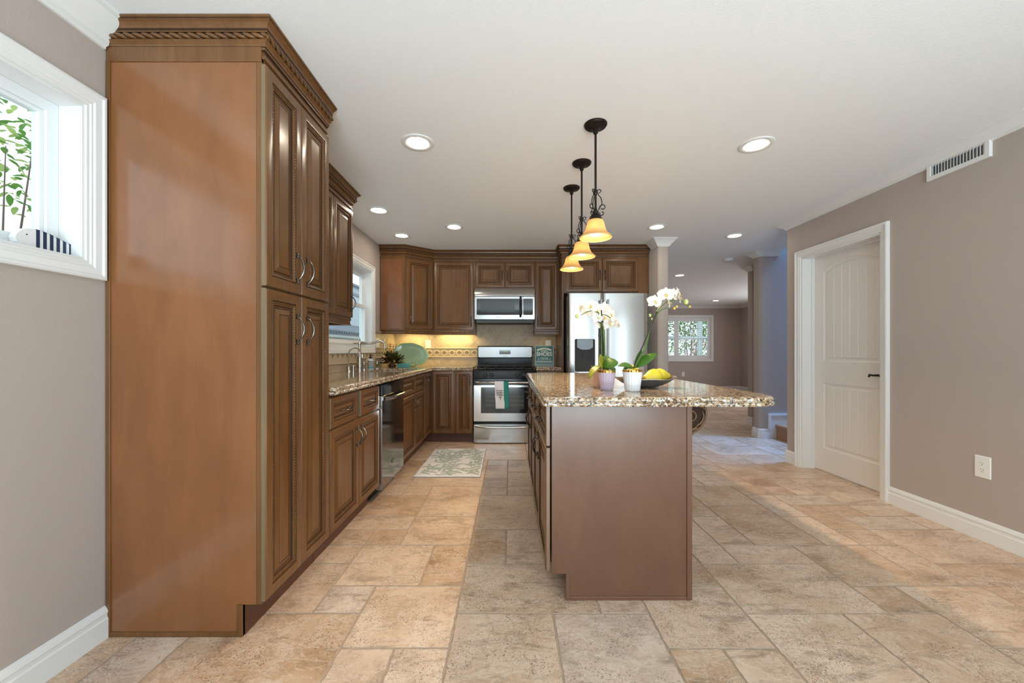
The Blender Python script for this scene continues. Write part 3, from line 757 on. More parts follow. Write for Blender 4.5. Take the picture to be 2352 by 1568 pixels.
# leaf: front skin with two sunk plank panels
XF = XR + 0.113; y0, y1 = ya + 0.016, yb - 0.016; wl = y1 - y0
m = MB()
def leaf_panel(za, zb, arch):
    """outer loop of a panel, counted in (u from hinge side y1 downwards, z)"""
    u0, u1 = 0.112, wl - 0.112; pts = [(u0, za), (u1, za), (u1, zb)]
    n = 14
    for k in range(1, n):
        t = k / n; pts.append((u1 + (u0 - u1) * t, zb + arch * math.sin(math.pi * t)))
    pts.append((u0, zb)); return pts
pan = [leaf_panel(0.222, 0.838, 0.0), leaf_panel(1.040, 1.885, 0.075)]
outer = [(0, 0.012), (wl, 0.012), (wl, zt - 0.018), (0, zt - 0.018)]
def LP(u, z, n_): return (XF - 0 + n_, y1 - u, z)
loops = [[Vector((u, z, 0)) for u, z in outer]] + [[Vector((u, z, 0)) for u, z in p] for p in pan]
flat = [p for l in loops for p in l]
m.add([LP(p.x, p.y, 0) for p in flat], [tuple(t) for t in tessellate_polygon(loops)])
m.rings([[LP(u, z, 0) for u, z in outer], [LP(u, z, 0.035) for u, z in outer]], 0, True, False, True)
for p in pan:
    r1 = inset(p, 0.012); r2 = inset(p, 0.026); r3 = inset(p, 0.040)
    m.rings([[LP(u, z, 0) for u, z in p], [LP(u, z, 0.007) for u, z in r1], [LP(u, z, 0.009) for u, z in r2], [LP(u, z, 0.003) for u, z in r3]], 0)
    # planks with v-grooves inside the panel
    u0, u1 = min(q[0] for q in r3), max(q[0] for q in r3); zlo = min(q[1] for q in r3)
    def top(u):
        for a, b in zip(r3[2:], r3[3:]):
            if b[0] <= u <= a[0]: t = (a[0] - u) / max(1e-9, a[0] - b[0]); return a[1] + (b[1] - a[1]) * t
        return r3[2][1]
    npl = 6; g = 0.005
    for k in range(npl):
        a = u0 + (u1 - u0) * k / npl; b = u0 + (u1 - u0) * (k + 1) / npl
        us = [a + (g if k else 0)] + [a + (b - a) * q / 5 for q in range(1, 5)] + [b - (g if k < npl - 1 else 0)]
        vs = [LP(u, zlo, 0.003) for u in us] + [LP(u, top(u), 0.003) for u in us]
        m.add(vs, [(q, q + 1, 7 + q, 6 + q) for q in range(5)])
        if k < npl - 1:
            vs = [LP(b - g, zlo, 0.003), LP(b, zlo, 0.008), LP(b + g, zlo, 0.003), LP(b - g, top(b - g), 0.003), LP(b, top(b), 0.008), LP(b + g, top(b + g), 0.003)]
            m.add(vs, [(0, 1, 4, 3), (1, 2, 5, 4)])
lf = m.build('door_leaf', M['door_white'], d1, angle=20)
m = MB(); yc, zc = 3.085, 0.940
m.lathe([(0.001, -0.012), (0.026, -0.011), (0.029, -0.006), (0.029, 0.0)], (XF, yc, zc), 20, 0, 'X')
m.tube([(XF - 0.008, yc, zc), (XF - 0.045, yc, zc)], 0.010, 10)
m.tube([(XF - 0.045, yc - 0.008, zc), (XF - 0.050, yc + 0.03, zc + 0.004), (XF - 0.050, yc + 0.070, zc + 0.001), (XF - 0.048, yc + 0.100, zc + 0.004), (XF - 0.044, yc + 0.112, zc - 0.012)], [0.010, 0.010, 0.008, 0.009, 0.007], 10)
h_ = m.build('door_handle', M['bronze'], d1)

# carpeted stair going up to the right
st = thing('staircase', (3.46, 4.6, 0), 'brown carpeted stair step rising beside the blue-lit wall past the white door', 'stairs')
for k in range(9):
    x = 3.46 + 0.26 * k; z = 0.185 * k; m = MB()
    prof = [(0, z), (0, z + 0.13), (-0.012, z + 0.145), (-0.016, z + 0.165), (-0.010, z + 0.180), (0.006, z + 0.187), (0.28, z + 0.187), (0.28, z)]
    m.prism(prof, (x, 4.055, 0), (1, 0, 0), (0, 0, 1), (0, 1, 0), 0, 1.068)
    m.build('step', M['carpet'], st, angle=50)

# ------------------------------------------------------------------ tiled backsplash
bs = MB().box(XL + 0.012, 0.636, YB - 0.011, YB - 0.001, 0.938, 1.56)
struct('wall_backsplash_back', bs, M['splash_x'], smooth=False)
bs = MB(); bs.box(XL + 0.001, XL + 0.011, 2.13, YB - 0.001, 0.938, 1.108); bs.box(XL + 0.001, XL + 0.011, 4.642, YB - 0.001, 1.108, 1.36); bs.box(XL + 0.001, XL + 0.011, 2.13, 3.298, 1.108, 1.36)
bs.box(XL + 0.001, XL + 0.020, 4.642, 4.87, 1.36, 1.378)
struct('wall_backsplash_left', bs, M['splash_y'], smooth=False)
def border(name, o, U, Nn, length, parent=None):
    o = Vector(o); m = MB()
    m.obox(o, U, ZU, Nn, 0, length, 0, 0.140, 0, 0.004, 0)
    for v in (0.004, 0.124): m.tube([o + Vector(U) * 0 + Vector(ZU) * (v + 0.006) + Vector(Nn) * 0.006, o + Vector(U) * length + Vector(ZU) * (v + 0.006) + Vector(Nn) * 0.006], 0.008, 6, 0)
    n = int(length / 0.104)
    for k in range(n + 1):
        c = 0.052 + 0.104 * k
        if c + 0.04 > length: break
        for (hw, hh, hgt, mt) in ((0.0505, 0.046, 0.0050, 1), (0.038, 0.028, 0.0058, 2)):
            m.prism([(c - hw, 0.070), (c, 0.070 - hh), (c + hw, 0.070), (c, 0.070 + hh)], o, U, ZU, Nn, 0.003, hgt, mt)
        m.prism([(c + 0.052 - 0.006, 0.070), (c + 0.052, 0.070 - 0.009), (c + 0.058, 0.070), (c + 0.052, 0.079)], o, U, ZU, Nn, 0.003, 0.0066, 3)
        for sgn in (1, -1):
            m.prism([(c + 0.052 - 0.036, 0.070 + sgn * 0.044), (c + 0.052 + 0.036, 0.070 + sgn * 0.044), (c + 0.052, 0.070 + sgn * 0.012)], o, U, ZU, Nn, 0.003, 0.0048, 4)
    struct(name, m, [M['tan'], M['cream'], M['brownstone'], M['darkstone'], M['midstone']], smooth=False)
border('trim_8', (XL + 0.02, YB - 0.011, 1.045), XU, NY, 0.62 - XL)
border('trim_9', (XL + 0.011, 4.644, 1.045), YU, XU, YB - 0.012 - 4.644)
m = MB(); o = Vector((XL + 0.011, 2.13, 1.020))
m.box(XL + 0.009, XL + 0.016, 2.13, 4.64, 1.010, 1.106, 0); m.tube([(XL + 0.017, 2.13, 1.018), (XL + 0.017, 4.64, 1.018)], 0.008, 6, 0)
for k in range(23):
    c = 2.185 + 0.104 * k
    m.prism([(c - 0.05, 1.102), (c + 0.05, 1.102), (c, 1.050)], (XL + 0.016, 0, 0), YU, ZU, XU, 0, 0.002, 1); m.prism([(c - 0.034, 1.102), (c + 0.034, 1.102), (c, 1.066)], (XL + 0.016, 0, 0), YU, ZU, XU, 0, 0.003, 2)
struct('trim_10', m, [M['tan'], M['cream'], M['brownstone']], smooth=False)
# ------------------------------------------------------------------ cabinetry
WD = [M['wood'], M['glaze'], M['edge'], M['kick']]
def door_rings(k=1.0):
    R = [(0, 0, 2), (0, 0.015, 0), (0.004, 0.0195, 0), (0.012, 0.021, 0), (0.038, 0.021, 0), (0.043, 0.019, 1), (0.0485, 0.013, 0), (0.054, 0.014, 0),
         (0.0600, 0.011, 1), (0.0650, 0.006, 0), (0.069, 0.006, 1), (0.0735, 0.008, 0), (0.096, 0.0150, 1), (0.0995, 0.0146, 0)]
    return [(i * k, z, m) for i, z, m in R]
def pull(parent, c, A, Nn, L=0.128, name='handle', mat=None):
    """bow pull with turned ball ends; A runs along it, Nn points away from the door"""
    c = Vector(c); A = Vector(A); Nn = Vector(Nn); m = MB(); pts = []; rr = []
    for k in range(15):
        t = k / 14; e = math.sin(math.pi * t)
        pts.append(c + A * ((t - 0.5) * L * 0.74) + Nn * (0.010 + 0.024 * e ** 0.8)); rr.append(0.0034 + 0.0016 * e)
    m.tube(pts, rr, 8)
    for s in (-1, 1):
        for d, r in ((0.37, 0.0070), (0.425, 0.0054), (0.47, 0.0068)):
            m.ball(c + A * (s * L * d) + Nn * 0.006, r, 8)
        m.tube([c + A * (s * L * 0.37) - Nn * 0.0005, c + A * (s * L * 0.37) + Nn * 0.012], 0.0045, 8)
    return m.build(name, mat or M['pewter'], parent)
def front(parent, o, U, Nn, w, h, name='door', k=1.0, handle=None, rope=False, L=0.128, mats=None):
    """raised panel door or drawer front; handle = (u, v, 'V' or 'H')"""
    o = Vector(o); U = Vector(U); Nn = Vector(Nn); Z = Vector(ZU); m = MB()
    k = min(k, min(w, h) / 0.215)
    m.panel(o, U, Z, Nn, w, h, door_rings(k), 0)
    if rope:
        i = 0.0500 * k; n_ = 0.0150
        a, b, c, d = [o + U * x + Z * y + Nn * n_ for x, y in ((i, i), (w - i, i), (w - i, h - i), (i, h - i))]
        for p, q in ((a, b), (b, c), (c, d), (d, a)): m.rope(p, q, 0.0045, 0.013, 0, 7, 7, 1)
    d = m.build(name, mats or WD, parent, angle=22)
    if handle:
        u, v, ax = handle
        pull(d, o + U * u + Z * v + Nn * 0.021, Z if ax == 'V' else U, Nn, L)
    return d

CR = [(0, 2.300), (0.010, 2.301), (0.011, 2.311), (0.004, 2.316), (0.004, 2.331), (0.013, 2.335), (0.015, 2.341), (0.018, 2.345), (0.019, 2.352), (0.025, 2.360), (0.031, 2.3645),
      (0.022, 2.366), (0.022, 2.389), (0.034, 2.390), (0.0345, 2.394), (0.035, 2.404), (0.038, 2.413), (0.045, 2.421), (0.055, 2.426), (0.056, 2.430), (0.060, 2.432), (0.060, 2.4385), (0, 2.4385)]
CRM = [0, 0, 1, 0, 1, 0, 1, 0, 0, 0, 1, 1, 1, 0, 1, 0, 0, 0, 1, 0, 0, 0, 0]
def offs(path, u):
    out = []; n = len(path)
    for i in range(n):
        p = Vector(path[i])
        if i == 0: d = (Vector(path[1]) - p).normalized(); mm = Vector((-d.y, d.x)); c = 1
        elif i == n - 1: d = (p - Vector(path[-2])).normalized(); mm = Vector((-d.y, d.x)); c = 1
        else:
            a = (p - Vector(path[i - 1])).normalized(); b = (Vector(path[i + 1]) - p).normalized()
            na = Vector((-a.y, a.x)); nb = Vector((-b.y, b.x)); mm = (na + nb).normalized(); c = mm.dot(na)
        q = p + mm * (u / c); out.append((q.x, q.y))
    return out
def wood_crown(parent, path, name='crown_moulding'):
    m = MB(); m.sweep(CR, path, mats=CRM); c = m.build(name, WD, parent, angle=20)
    r = MB(); q = offs(path, 0.0300)
    for a, b in zip(q, q[1:]): r.rope((a[0], a[1], 2.3775), (b[0], b[1], 2.3775), 0.0112, 0.036, 0, 12, 14, 1)
    r.build('rope_bead', WD, c, angle=80)
    return c
RAIL = [(-0.020, 1.3945), (0.004, 1.3945), (0.004, 1.390), (-0.004, 1.384), (-0.004, 1.358), (0.002, 1.352), (0.002, 1.347), (-0.020, 1.347)]
def light_rail(parent, path): MB().sweep(RAIL, path).build('light_rail', WD, parent, angle=25)
PX, NYv = (1, 0, 0), (0, -1, 0)
FX = -0.990                                    # face frame plane of the left run
YF, YU_ = 4.870, 5.125                         # face frame planes of the back run: base, upper

# pantry -----------------------------------------------------------
pa = thing('pantry_cabinet', (-1.30, 1.845, 0), 'tall brown pantry cabinet with four rope-edged doors beside the left window', 'cabinet')
m = MB(); m.box(XL + 0.003, FX, 1.582, 2.118, 0.127, 2.438); m.build('body', WD, pa, smooth=False)
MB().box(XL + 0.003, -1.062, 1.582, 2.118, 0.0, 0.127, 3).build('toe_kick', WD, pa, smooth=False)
m = MB(); m.prism([(XL + 0.003, 0), (-1.064, 0), (-1.064, 0.127), (FX - 0.022, 0.127), (FX - 0.022, 2.305), (XL + 0.003, 2.305)], (0, 1.569, 0), XU, ZU, YU, 0, 0.013)
m.build('side_panel', M['panel'], pa, smooth=False)
m = MB(); m.box(FX - 0.022, FX, 1.568, 1.582, 0.127, 2.305)
m.box(XL + 0.003, XL + 0.021, 1.563, 1.570, 0.0, 2.29); m.box(XL + 0.021, -1.086, 1.564, 1.570, 0.0, 0.019); m.box(XL + 0.003, FX, 1.565, 1.582, 2.286, 2.438); m.box(-1.086, -1.064, 1.564, 1.582, 0.0, 0.127)
m.build('edge_trim', WD, pa, smooth=False, bevel=0.002)
for (ya, yb, hy) in ((1.567, 1.8315, 0.222), (1.8355, 2.111, 0.043)):
    for (za, zb, hz) in ((0.140, 1.388, 1.095), (1.397, 2.277, 0.115)):
        front(pa, (FX, ya, za), YU, PX, yb - ya, zb - za, handle=(hy, hz, 'V'), rope=True, L=0.140)
wood_crown(pa, [(FX, 2.118), (FX, 1.582), (XL + 0.003, 1.582)])

# left upper cabinets -------------------------------------------------
UX = -1.310
u1 = thing('upper_cabinet', (-1.46, 2.5, 1.395), 'brown upper cabinet half hidden behind the tall pantry', 'cabinet')
MB().box(XL + 0.003, UX, 2.122, 2.880, 1.396, 2.2985).build('body', WD, u1, smooth=False)
front(u1, (UX, 2.13, 1.410), YU, PX, 0.37, 0.867, rope=True); front(u1, (UX, 2.505, 1.410), YU, PX, 0.37, 0.867, rope=True)
u2 = thing('upper_cabinet', (-1.46, 3.06, 1.395), 'narrow brown upper cabinet just left of the sink window', 'cabinet')
MB().box(XL + 0.003, UX, 2.882, 3.240, 1.396, 2.2985).build('body', WD, u2, smooth=False)
front(u2, (UX, 2.892, 1.410), YU, PX, 0.34, 0.867, handle=(0.305, 0.115, 'V'), rope=False)
ucr = thing('crown_moulding', (-1.31, 2.7, 2.30), 'dark wood crown moulding above the upper cabinets left of the sink window', 'moulding')
wood_crown(ucr, [(XL + 0.003, 3.240), (UX, 3.240), (UX, 2.180)], 'moulding')
m = MB(); m.sweep(RAIL, [(XL + 0.02, 3.240), (UX, 3.240), (UX, 2.122)]); rl = m.build('light_rail', WD, None, angle=25)
tag(rl, 'moulded wooden rail along the bottom of the left upper cabinets by the window', 'moulding')

# back wall upper cabinets --------------------------------------------
cc = thing('corner_cabinet', (-1.30, 5.17, 1.395), 'diagonal corner upper cabinet above the green platter', 'cabinet')
poly = [(XL + 0.003, 4.872), (-1.303, 4.872), (-0.994, 5.125), (-0.994, YB - 0.002), (XL + 0.003, YB - 0.002)]
MB().zprism(poly, 1.396, 2.2985).build('body', WD, cc, smooth=False)
m = MB(); m.box(XL + 0.003, -1.305, 4.862, 4.8715, 1.395, 2.30); m.build('side_panel', M['spanel'], cc, smooth=False)
m = MB(); m.box(-1.335, -1.305, 4.858, 4.866, 1.395, 2.30); m.box(XL + 0.003, -1.335, 4.858, 4.866, 2.275, 2.30); m.box(XL + 0.003, XL + 0.018, 4.858, 4.866, 1.395, 2.275); m.box(XL + 0.018, -1.335, 4.858, 4.866, 1.395, 1.418); m.build('edge_trim', WD, cc, smooth=False, bevel=0.002)
dv = Vector((-0.994 + 1.303, 5.125 - 4.872, 0)); dl = dv.length; dU = dv / dl; dN = Vector((dU.y, -dU.x, 0))
front(cc, Vector((-1.303, 4.872, 1.412)) + dU * 0.016, dU, dN, dl - 0.036, 0.872, handle=(0.040, 0.110, 'V'))
b1 = thing('upper_cabinet', (-0.72, 5.30, 1.395), 'wide single door upper cabinet left of the microwave', 'cabinet')
MB().box(-0.992, -0.462, YU_, YB - 0.002, 1.396, 2.2985).build('body', WD, b1, smooth=False)
front(b1, (-0.984, YU_, 1.412), XU, NYv, 0.508, 0.876, handle=(0.480, 0.110, 'V'), k=0.93)
b2 = thing('upper_cabinet', (-0.07, 5.30, 1.945), 'short two door upper cabinet directly above the microwave', 'cabinet')
MB().box(-0.460, 0.316, YU_, YB - 0.002, 1.943, 2.2985).build('body', WD, b2, smooth=False)
front(b2, (-0.452, YU_, 1.962), XU, NYv, 0.376, 0.326, handle=(0.350, 0.150, 'V')); front(b2, (-0.064, YU_, 1.962), XU, NYv, 0.374, 0.326, handle=(0.026, 0.150, 'V'))
b3 = thing('upper_cabinet', (0.47, 5.30, 1.395), 'narrow single door upper cabinet right of the microwave', 'cabinet')
MB().box(0.318, 0.636, YU_, YB - 0.002, 1.396, 2.2985).build('body', WD, b3, smooth=False)
front(b3, (0.326, YU_, 1.412), XU, NYv, 0.290, 0.876, handle=(0.028, 0.110, 'V'))
bcr = thing('crown_moulding', (-0.5, 5.1, 2.30), 'long dark wood crown moulding across the back wall cabinets and the diagonal corner', 'moulding')
wood_crown(bcr, [(0.634, YU_), (-0.994, YU_), (-1.303, 4.872), (XL + 0.003, 4.872)], 'moulding')
m = MB(); m.sweep(RAIL, [(-0.464, YB - 0.02), (-0.462, YU_), (-0.994, YU_), (-1.303, 4.872), (XL + 0.003, 4.872)]); tag(m.build('light_rail', WD, None, angle=25), 'moulded wooden rail under the back corner cabinets left of the microwave', 'moulding')
m = MB(); m.sweep(RAIL, [(0.634, YU_), (0.318, YU_), (0.318, YB - 0.02)]); tag(m.build('light_rail', WD, None, angle=25), 'short moulded wooden rail under the narrow cabinet right of the microwave', 'moulding')
fc = thing('upper_cabinet', (1.18, 5.1, 1.84), 'two door cabinet with tall side panel enclosing the stainless refrigerator', 'cabinet')
MB().box(0.664, 1.714, 4.870, YB - 0.002, 1.850, 2.2985).build('body', WD, fc, smooth=False)
front(fc, (0.686, 4.870, 1.865), XU, NYv, 0.444, 0.420, handle=(0.418, 0.205, 'V')); front(fc, (1.138, 4.870, 1.865), XU, NYv, 0.446, 0.420, handle=(0.028, 0.205, 'V'))
wood_crown(fc, [(1.714, 4.870), (0.640, 4.870), (0.640, 5.062)])
MB().box(0.638, 0.662, 4.870, YB - 0.002, 0.0, 2.2985).build('side_panel', WD, fc, smooth=False, bevel=0.002)

# base cabinets -------------------------------------------------------
def base_body(t, x0, x1, y0, y1): MB().box(x0, x1, y0, y1, 0.127, 0.893).build('body', WD, t, smooth=False)
c1 = thing('base_cabinet', (-1.29, 2.52, 0), 'brown base cabinet with two drawers and two doors between pantry and dishwasher', 'cabinet')
base_body(c1, XL + 0.003, FX, 2.122, 2.928)
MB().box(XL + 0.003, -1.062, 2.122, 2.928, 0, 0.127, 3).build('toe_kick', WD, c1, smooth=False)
for (ya, yb) in ((2.130, 2.505), (2.560, 2.922)):
    front(c1, (FX, ya, 0.712), YU, PX, yb - ya, 0.168, 'drawer', 0.78, ((yb - ya) / 2, 0.084, 'H'), True, 0.115)
front(c1, (FX, 2.130, 0.140), YU, PX, 0.392, 0.560, handle=(0.365, 0.455, 'V'), rope=True); front(c1, (FX, 2.530, 0.140), YU, PX, 0.392, 0.560, handle=(0.030, 0.455, 'V'), rope=True)
c2 = thing('base_cabinet', (-1.29, 4.0, 0), 'brown sink base cabinet right of the dishwasher', 'cabinet')
MB().box(XL + 0.003, FX, 3.530, 4.480, 0.127, 0.60).box(FX - 0.012, FX, 3.530, 4.480, 0.60, 0.893).build('body', WD, c2, smooth=False)
MB().box(XL + 0.003, -1.062, 3.530, 4.480, 0, 0.127, 3).build('toe_kick', WD, c2, smooth=False)
for (ya, yb) in ((3.540, 3.995), (4.015, 4.470)):
    front(c2, (FX, ya, 0.712), YU, PX, yb - ya, 0.168, 'drawer', 0.78)
front(c2, (FX, 3.540, 0.140), YU, PX, 0.460, 0.560, handle=(0.430, 0.455, 'V')); front(c2, (FX, 4.008, 0.140), YU, PX, 0.460, 0.560, handle=(0.030, 0.455, 'V'))
c3 = thing('corner_base_cabinet', (-1.25, 5.1, 0), 'brown corner base cabinet with folding doors under the green platter', 'cabinet')
MB().zprism([(XL + 0.003, 4.484), (FX, 4.484), (FX, YF), (-0.682, YF), (-0.682, YB - 0.002), (XL + 0.003, YB - 0.002)], 0.127, 0.893).build('body', WD, c3, smooth=False)
MB().zprism([(XL + 0.003, 4.484), (-1.062, 4.484), (-1.062, 4.942), (-0.682, 4.942), (-0.682, YB - 0.002), (XL + 0.003, YB - 0.002)], 0.0, 0.127, 3).build('toe_kick', WD, c3, smooth=False)
front(c3, (FX, 4.500, 0.140), YU, PX, 0.335, 0.740, handle=(0.030, 0.640, 'V')); front(c3, (-0.962, YF, 0.120), XU, NYv, 0.268, 0.770)
c4 = thing('base_cabinet', (-0.57, 5.17, 0), 'narrow single door base cabinet just left of the range', 'cabinet')
base_body(c4, -0.680, -0.462, YF, YB - 0.002); MB().box(-0.680, -0.462, 4.942, YB - 0.002, 0, 0.127, 3).build('toe_kick', WD, c4, smooth=False)
front(c4, (-0.672, YF, 0.120), XU, NYv, 0.205, 0.770, handle=(0.180, 0.655, 'V'))
c5 = thing('base_cabinet', (0.48, 5.17, 0), 'small brown base cabinet right of the range below the teal sign', 'cabinet')
base_body(c5, 0.322, 0.634, YF, YB - 0.002); MB().box(0.322, 0.634, 4.942, YB - 0.002, 0, 0.127, 3).build('toe_kick', WD, c5, smooth=False)
front(c5, (0.330, YF, 0.712), XU, NYv, 0.296, 0.168, 'drawer', 0.78, (0.148, 0.084, 'H')); front(c5, (0.330, YF, 0.140), XU, NYv, 0.296, 0.560, handle=(0.030, 0.455, 'V'))

# granite counters ------------------------------------------------------
EDGE = [(0.012, 0.895), (0.003, 0.897), (0.0, 0.903), (0.0, 0.909), (0.004, 0.914), (0.0085, 0.9155), (0.0085, 0.917), (0.0045, 0.919), (0.003, 0.925), (0.006, 0.932), (0.012, 0.936), (0.019, 0.937)]
SINK = (-1.420, -1.030, 3.720, 4.450)
sk_ = round_rect(SINK[0], SINK[1], SINK[2], SINK[3], 0.06, 5)
LC = [(XL + 0.0, 2.124), (-0.957, 2.124), (-0.945, 2.136), (-0.945, 4.842), (-0.458, 4.842), (-0.458, YB), (XL, YB)]
LC = [(x - 0.006 if x < -1.6 else x, y + (0.006 if y == YB else 0)) for x, y in LC]
m = MB().slab(LC, EDGE, 0, sk_)
ct = m.build('countertop', M['granite'], None, angle=40); tag(ct, 'speckled gold granite countertop running from the pantry around the corner to the range', 'countertop')
m = MB().slab([(0.320, 4.842), (0.634, 4.842), (0.634, YB - 0.012), (0.320, YB - 0.012)], EDGE)
ct = m.build('countertop', M['granite'], None, angle=40); tag(ct, 'short granite countertop between the range and the refrigerator panel', 'countertop')
sn = thing('sink', (-1.225, 4.085, 0.70), 'stainless undermount sink basin set in the granite under the window', 'sink')
m = MB(); a = round_rect(SINK[0] - 0.004, SINK[1] + 0.004, SINK[2] - 0.004, SINK[3] + 0.004, 0.06, 5); b = inset(a, 0.020); c = inset(a, 0.05)
m.rings([[(x, y, 0.893) for x, y in inset(a, -0.02)], [(x, y, 0.893) for x, y in a], [(x, y, 0.74) for x, y in b], [(x, y, 0.720) for x, y in c]], 0, True, False, True)
m.build('basin', M['steel_sat'], sn, recalc=False)
MB().lathe([(0.001, 0.722), (0.040, 0.722), (0.044, 0.7205)], (-1.225, 4.085, 0), 16).build('drain', M['chrome'], sn)

# island ---------------------------------------------------------------
IX0, IX1, IY0, IY1 = 0.190, 0.826, 1.800, 3.560
isl = thing('kitchen_island', (0.5, 2.68, 0), 'brown kitchen island cabinet in the middle of the tiled floor', 'island')
MB().box(IX0 - 0.006, IX1, IY0 + 0.10, IY1, 0.119, 0.893).build('body', WD, isl, smooth=False)
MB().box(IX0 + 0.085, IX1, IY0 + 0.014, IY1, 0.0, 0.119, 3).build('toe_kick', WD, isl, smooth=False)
m = MB(); m.prism([(IX0, 0.119), (IX0 + 0.064, 0.119), (IX0 + 0.064, 0), (IX1, 0), (IX1, 0.893), (IX0, 0.893)], (0, IY0, 0), XU, ZU, YU, 0, 0.013)
m.build('end_panel', M['ipanel'], isl, smooth=False)
m = MB(); m.box(IX0 + 0.064, IX0 + 0.082, IY0 - 0.005, IY0 + 0.001, 0, 0.119); m.box(IX0 + 0.082, IX1 - 0.020, IY0 - 0.005, IY0 + 0.001, 0, 0.017); m.box(IX1 - 0.020, IX1 + 0.003, IY0 - 0.006, IY0 + 0.014, 0, 0.893)
m.build('edge_trim', M['ipanel'], isl, smooth=False, bevel=0.002)
WI = [M['wood'], M['glaze'], M['iedge'], M['kick']]; IFX = 0.181; NX = (-1, 0, 0); IU = (0, -1, 0)
for k in range(4):
    ya = IY0 + 0.004 + 0.4395 * k; yb = ya + 0.431
    front(isl, (IFX, yb, 0.702), IU, NX, 0.431, 0.180, 'drawer', 0.78, (0.2155, 0.090, 'H'), False, 0.115, WI)
    front(isl, (IFX, yb, 0.132), IU, NX, 0.431, 0.560, handle=(0.030 if k % 2 == 0 else 0.401, 0.470, 'V'), L=0.140, mats=WI)
def corbel(yc):
    c = MB(); X0 = IX1; rb_ = random.Random(4)
    key = [(0.140, 0.866), (0.146, 0.845), (0.145, 0.815), (0.134, 0.784), (0.112, 0.757), (0.082, 0.735), (0.050, 0.714), (0.024, 0.692), (0.0, 0.672)]
    out = []
    for i in range(len(key) - 1):
        for k in range(4):
            t = k / 4; out.append((max(X0 + 0.001, X0 + key[i][0] + (key[i + 1][0] - key[i][0]) * t - 0.010), key[i][1] + (key[i + 1][1] - key[i][1]) * t))
    prof = [(X0, 0.893), (X0 + 0.146, 0.893), (X0 + 0.146, 0.874), (X0 + 0.128, 0.868)] + out + [(X0, 0.672)]
    c.prism(prof, (0, yc, 0), XU, ZU, YU, -0.044, 0.044, 1)
    for s in (-1, 1):
        y = yc + s * 0.044; T = lambda P_, R_, sm_=5: c.tube([(X0 + a, y, b) for a, b in P_], R_, 8, 0, sm=sm_)
        pts = []
        for k in range(40):
            a = 1.1 + k * 0.27; r = 0.062 * math.exp(-0.055 * k); pts.append((X0 + 0.066 + r * math.cos(-a), y, 0.812 + r * 1.05 * math.sin(-a)))
        c.tube(pts, [0.0085 * (1 - 0.5 * k / 39) for k in range(40)], 8, 0)
        T([(a - 0.008, b) for a, b in key], [0.0065] * len(key), 3)
        T([(0.002, 0.868), (0.05, 0.872), (0.10, 0.868), (0.134, 0.850)], [0.006] * 4)
        T([(0.118, 0.842), (0.126, 0.815), (0.112, 0.784), (0.088, 0.766)], [0.002, 0.007, 0.008, 0.003])
        T([(0.100, 0.780), (0.086, 0.760), (0.062, 0.744), (0.036, 0.730)], [0.003, 0.008, 0.008, 0.003])
        T([(0.064, 0.758), (0.040, 0.742), (0.020, 0.722), (0.004, 0.700)], [0.003, 0.008, 0.007, 0.003])
        T([(0.030, 0.756), (0.016, 0.740), (0.004, 0.722)], [0.003, 0.007, 0.004])
        T([(0.012, 0.862), (0.030, 0.858), (0.048, 0.862)], [0.002, 0.006, 0.002])
    for k in range(9):                              # acanthus lobes down the front
        t = k / 8; i = min(len(key) - 2, int(t * (len(key) - 2))); a = key[i]
        for s in (-1, 0, 1):
            c.ball((X0 + a[0] - 0.012, yc + s * 0.028, a[1] - 0.004), 0.019 - 0.004 * t if s == 0 else 0.016 - 0.004 * t, 12, 0)
    c.build('corbel', [M['wood'], M['glaze']], isl, angle=75)
corbel(1.985); corbel(3.36)
m = MB().slab(round_rect(0.140, 1.195, 1.690, 3.630, [0.018, 0.13, 0.06, 0.018], 8), EDGE)
ict = m.build('countertop', M['granite'], None, angle=40); tag(ict, 'large speckled granite countertop with rounded corners on the island', 'countertop')
# ------------------------------------------------------------------ appliances
# range
RX0, RX1, RF = -0.452, 0.314, 4.830
rg = thing('kitchen_range', (-0.07, 5.15, 0), 'stainless and black gas range standing against the back wall', 'stove')
MB().box(RX0 + 0.004, RX1 - 0.004, 4.862, 5.46, 0.0, 0.905).build('body', M['black'], rg, smooth=False)
m = MB()
m.prism([(4.832, 0.888), (4.832, 0.897), (4.850, 0.912), (4.900, 0.925), (5.38, 0.925), (5.38, 0.905), (4.862, 0.888)], (0, 0, 0), YU, ZU, XU, RX0 - 0.002, RX1 + 0.002)
m.build('cooktop', M['black'], rg, smooth=False, bevel=0.003)
m = MB()
for gx in (RX0 + 0.045, (RX0 + RX1) / 2 - 0.115, (RX0 + RX1) / 2 + 0.135):
    w_ = 0.230 if gx < 0.0 else 0.215
    z = 0.947; y0, y1 = 4.905, 5.355
    for a, b in (((gx, y0), (gx + w_, y0)), ((gx + w_, y0), (gx + w_, y1)), ((gx + w_, y1), (gx, y1)), ((gx, y1), (gx, y0)), ((gx, (y0 + y1) / 2), (gx + w_, (y0 + y1) / 2)),
                 ((gx + w_ / 2, y0), (gx + w_ / 2, y1)), ((gx, y0 + 0.11), (gx + w_, y0 + 0.11)), ((gx, y1 - 0.11), (gx + w_, y1 - 0.11))):
        m.tube([(a[0], a[1], z), (b[0], b[1], z)], 0.0055, 6)
    for x in (gx, gx + w_):
        for y in (y0, (y0 + y1) / 2, y1): m.tube([(x, y, 0.924), (x, y, z)], 0.0055, 6)
m.build('grate', M['blackmat'], rg)
for bx in (RX0 + 0.16, RX1 - 0.16):
    for by in (5.015, 5.245):
        MB().lathe([(0.045, 0.925), (0.045, 0.932), (0.036, 0.934), (0.036, 0.941), (0.001, 0.942)], (bx, by, 0), 18).build('burner', M['blackmat'], rg)
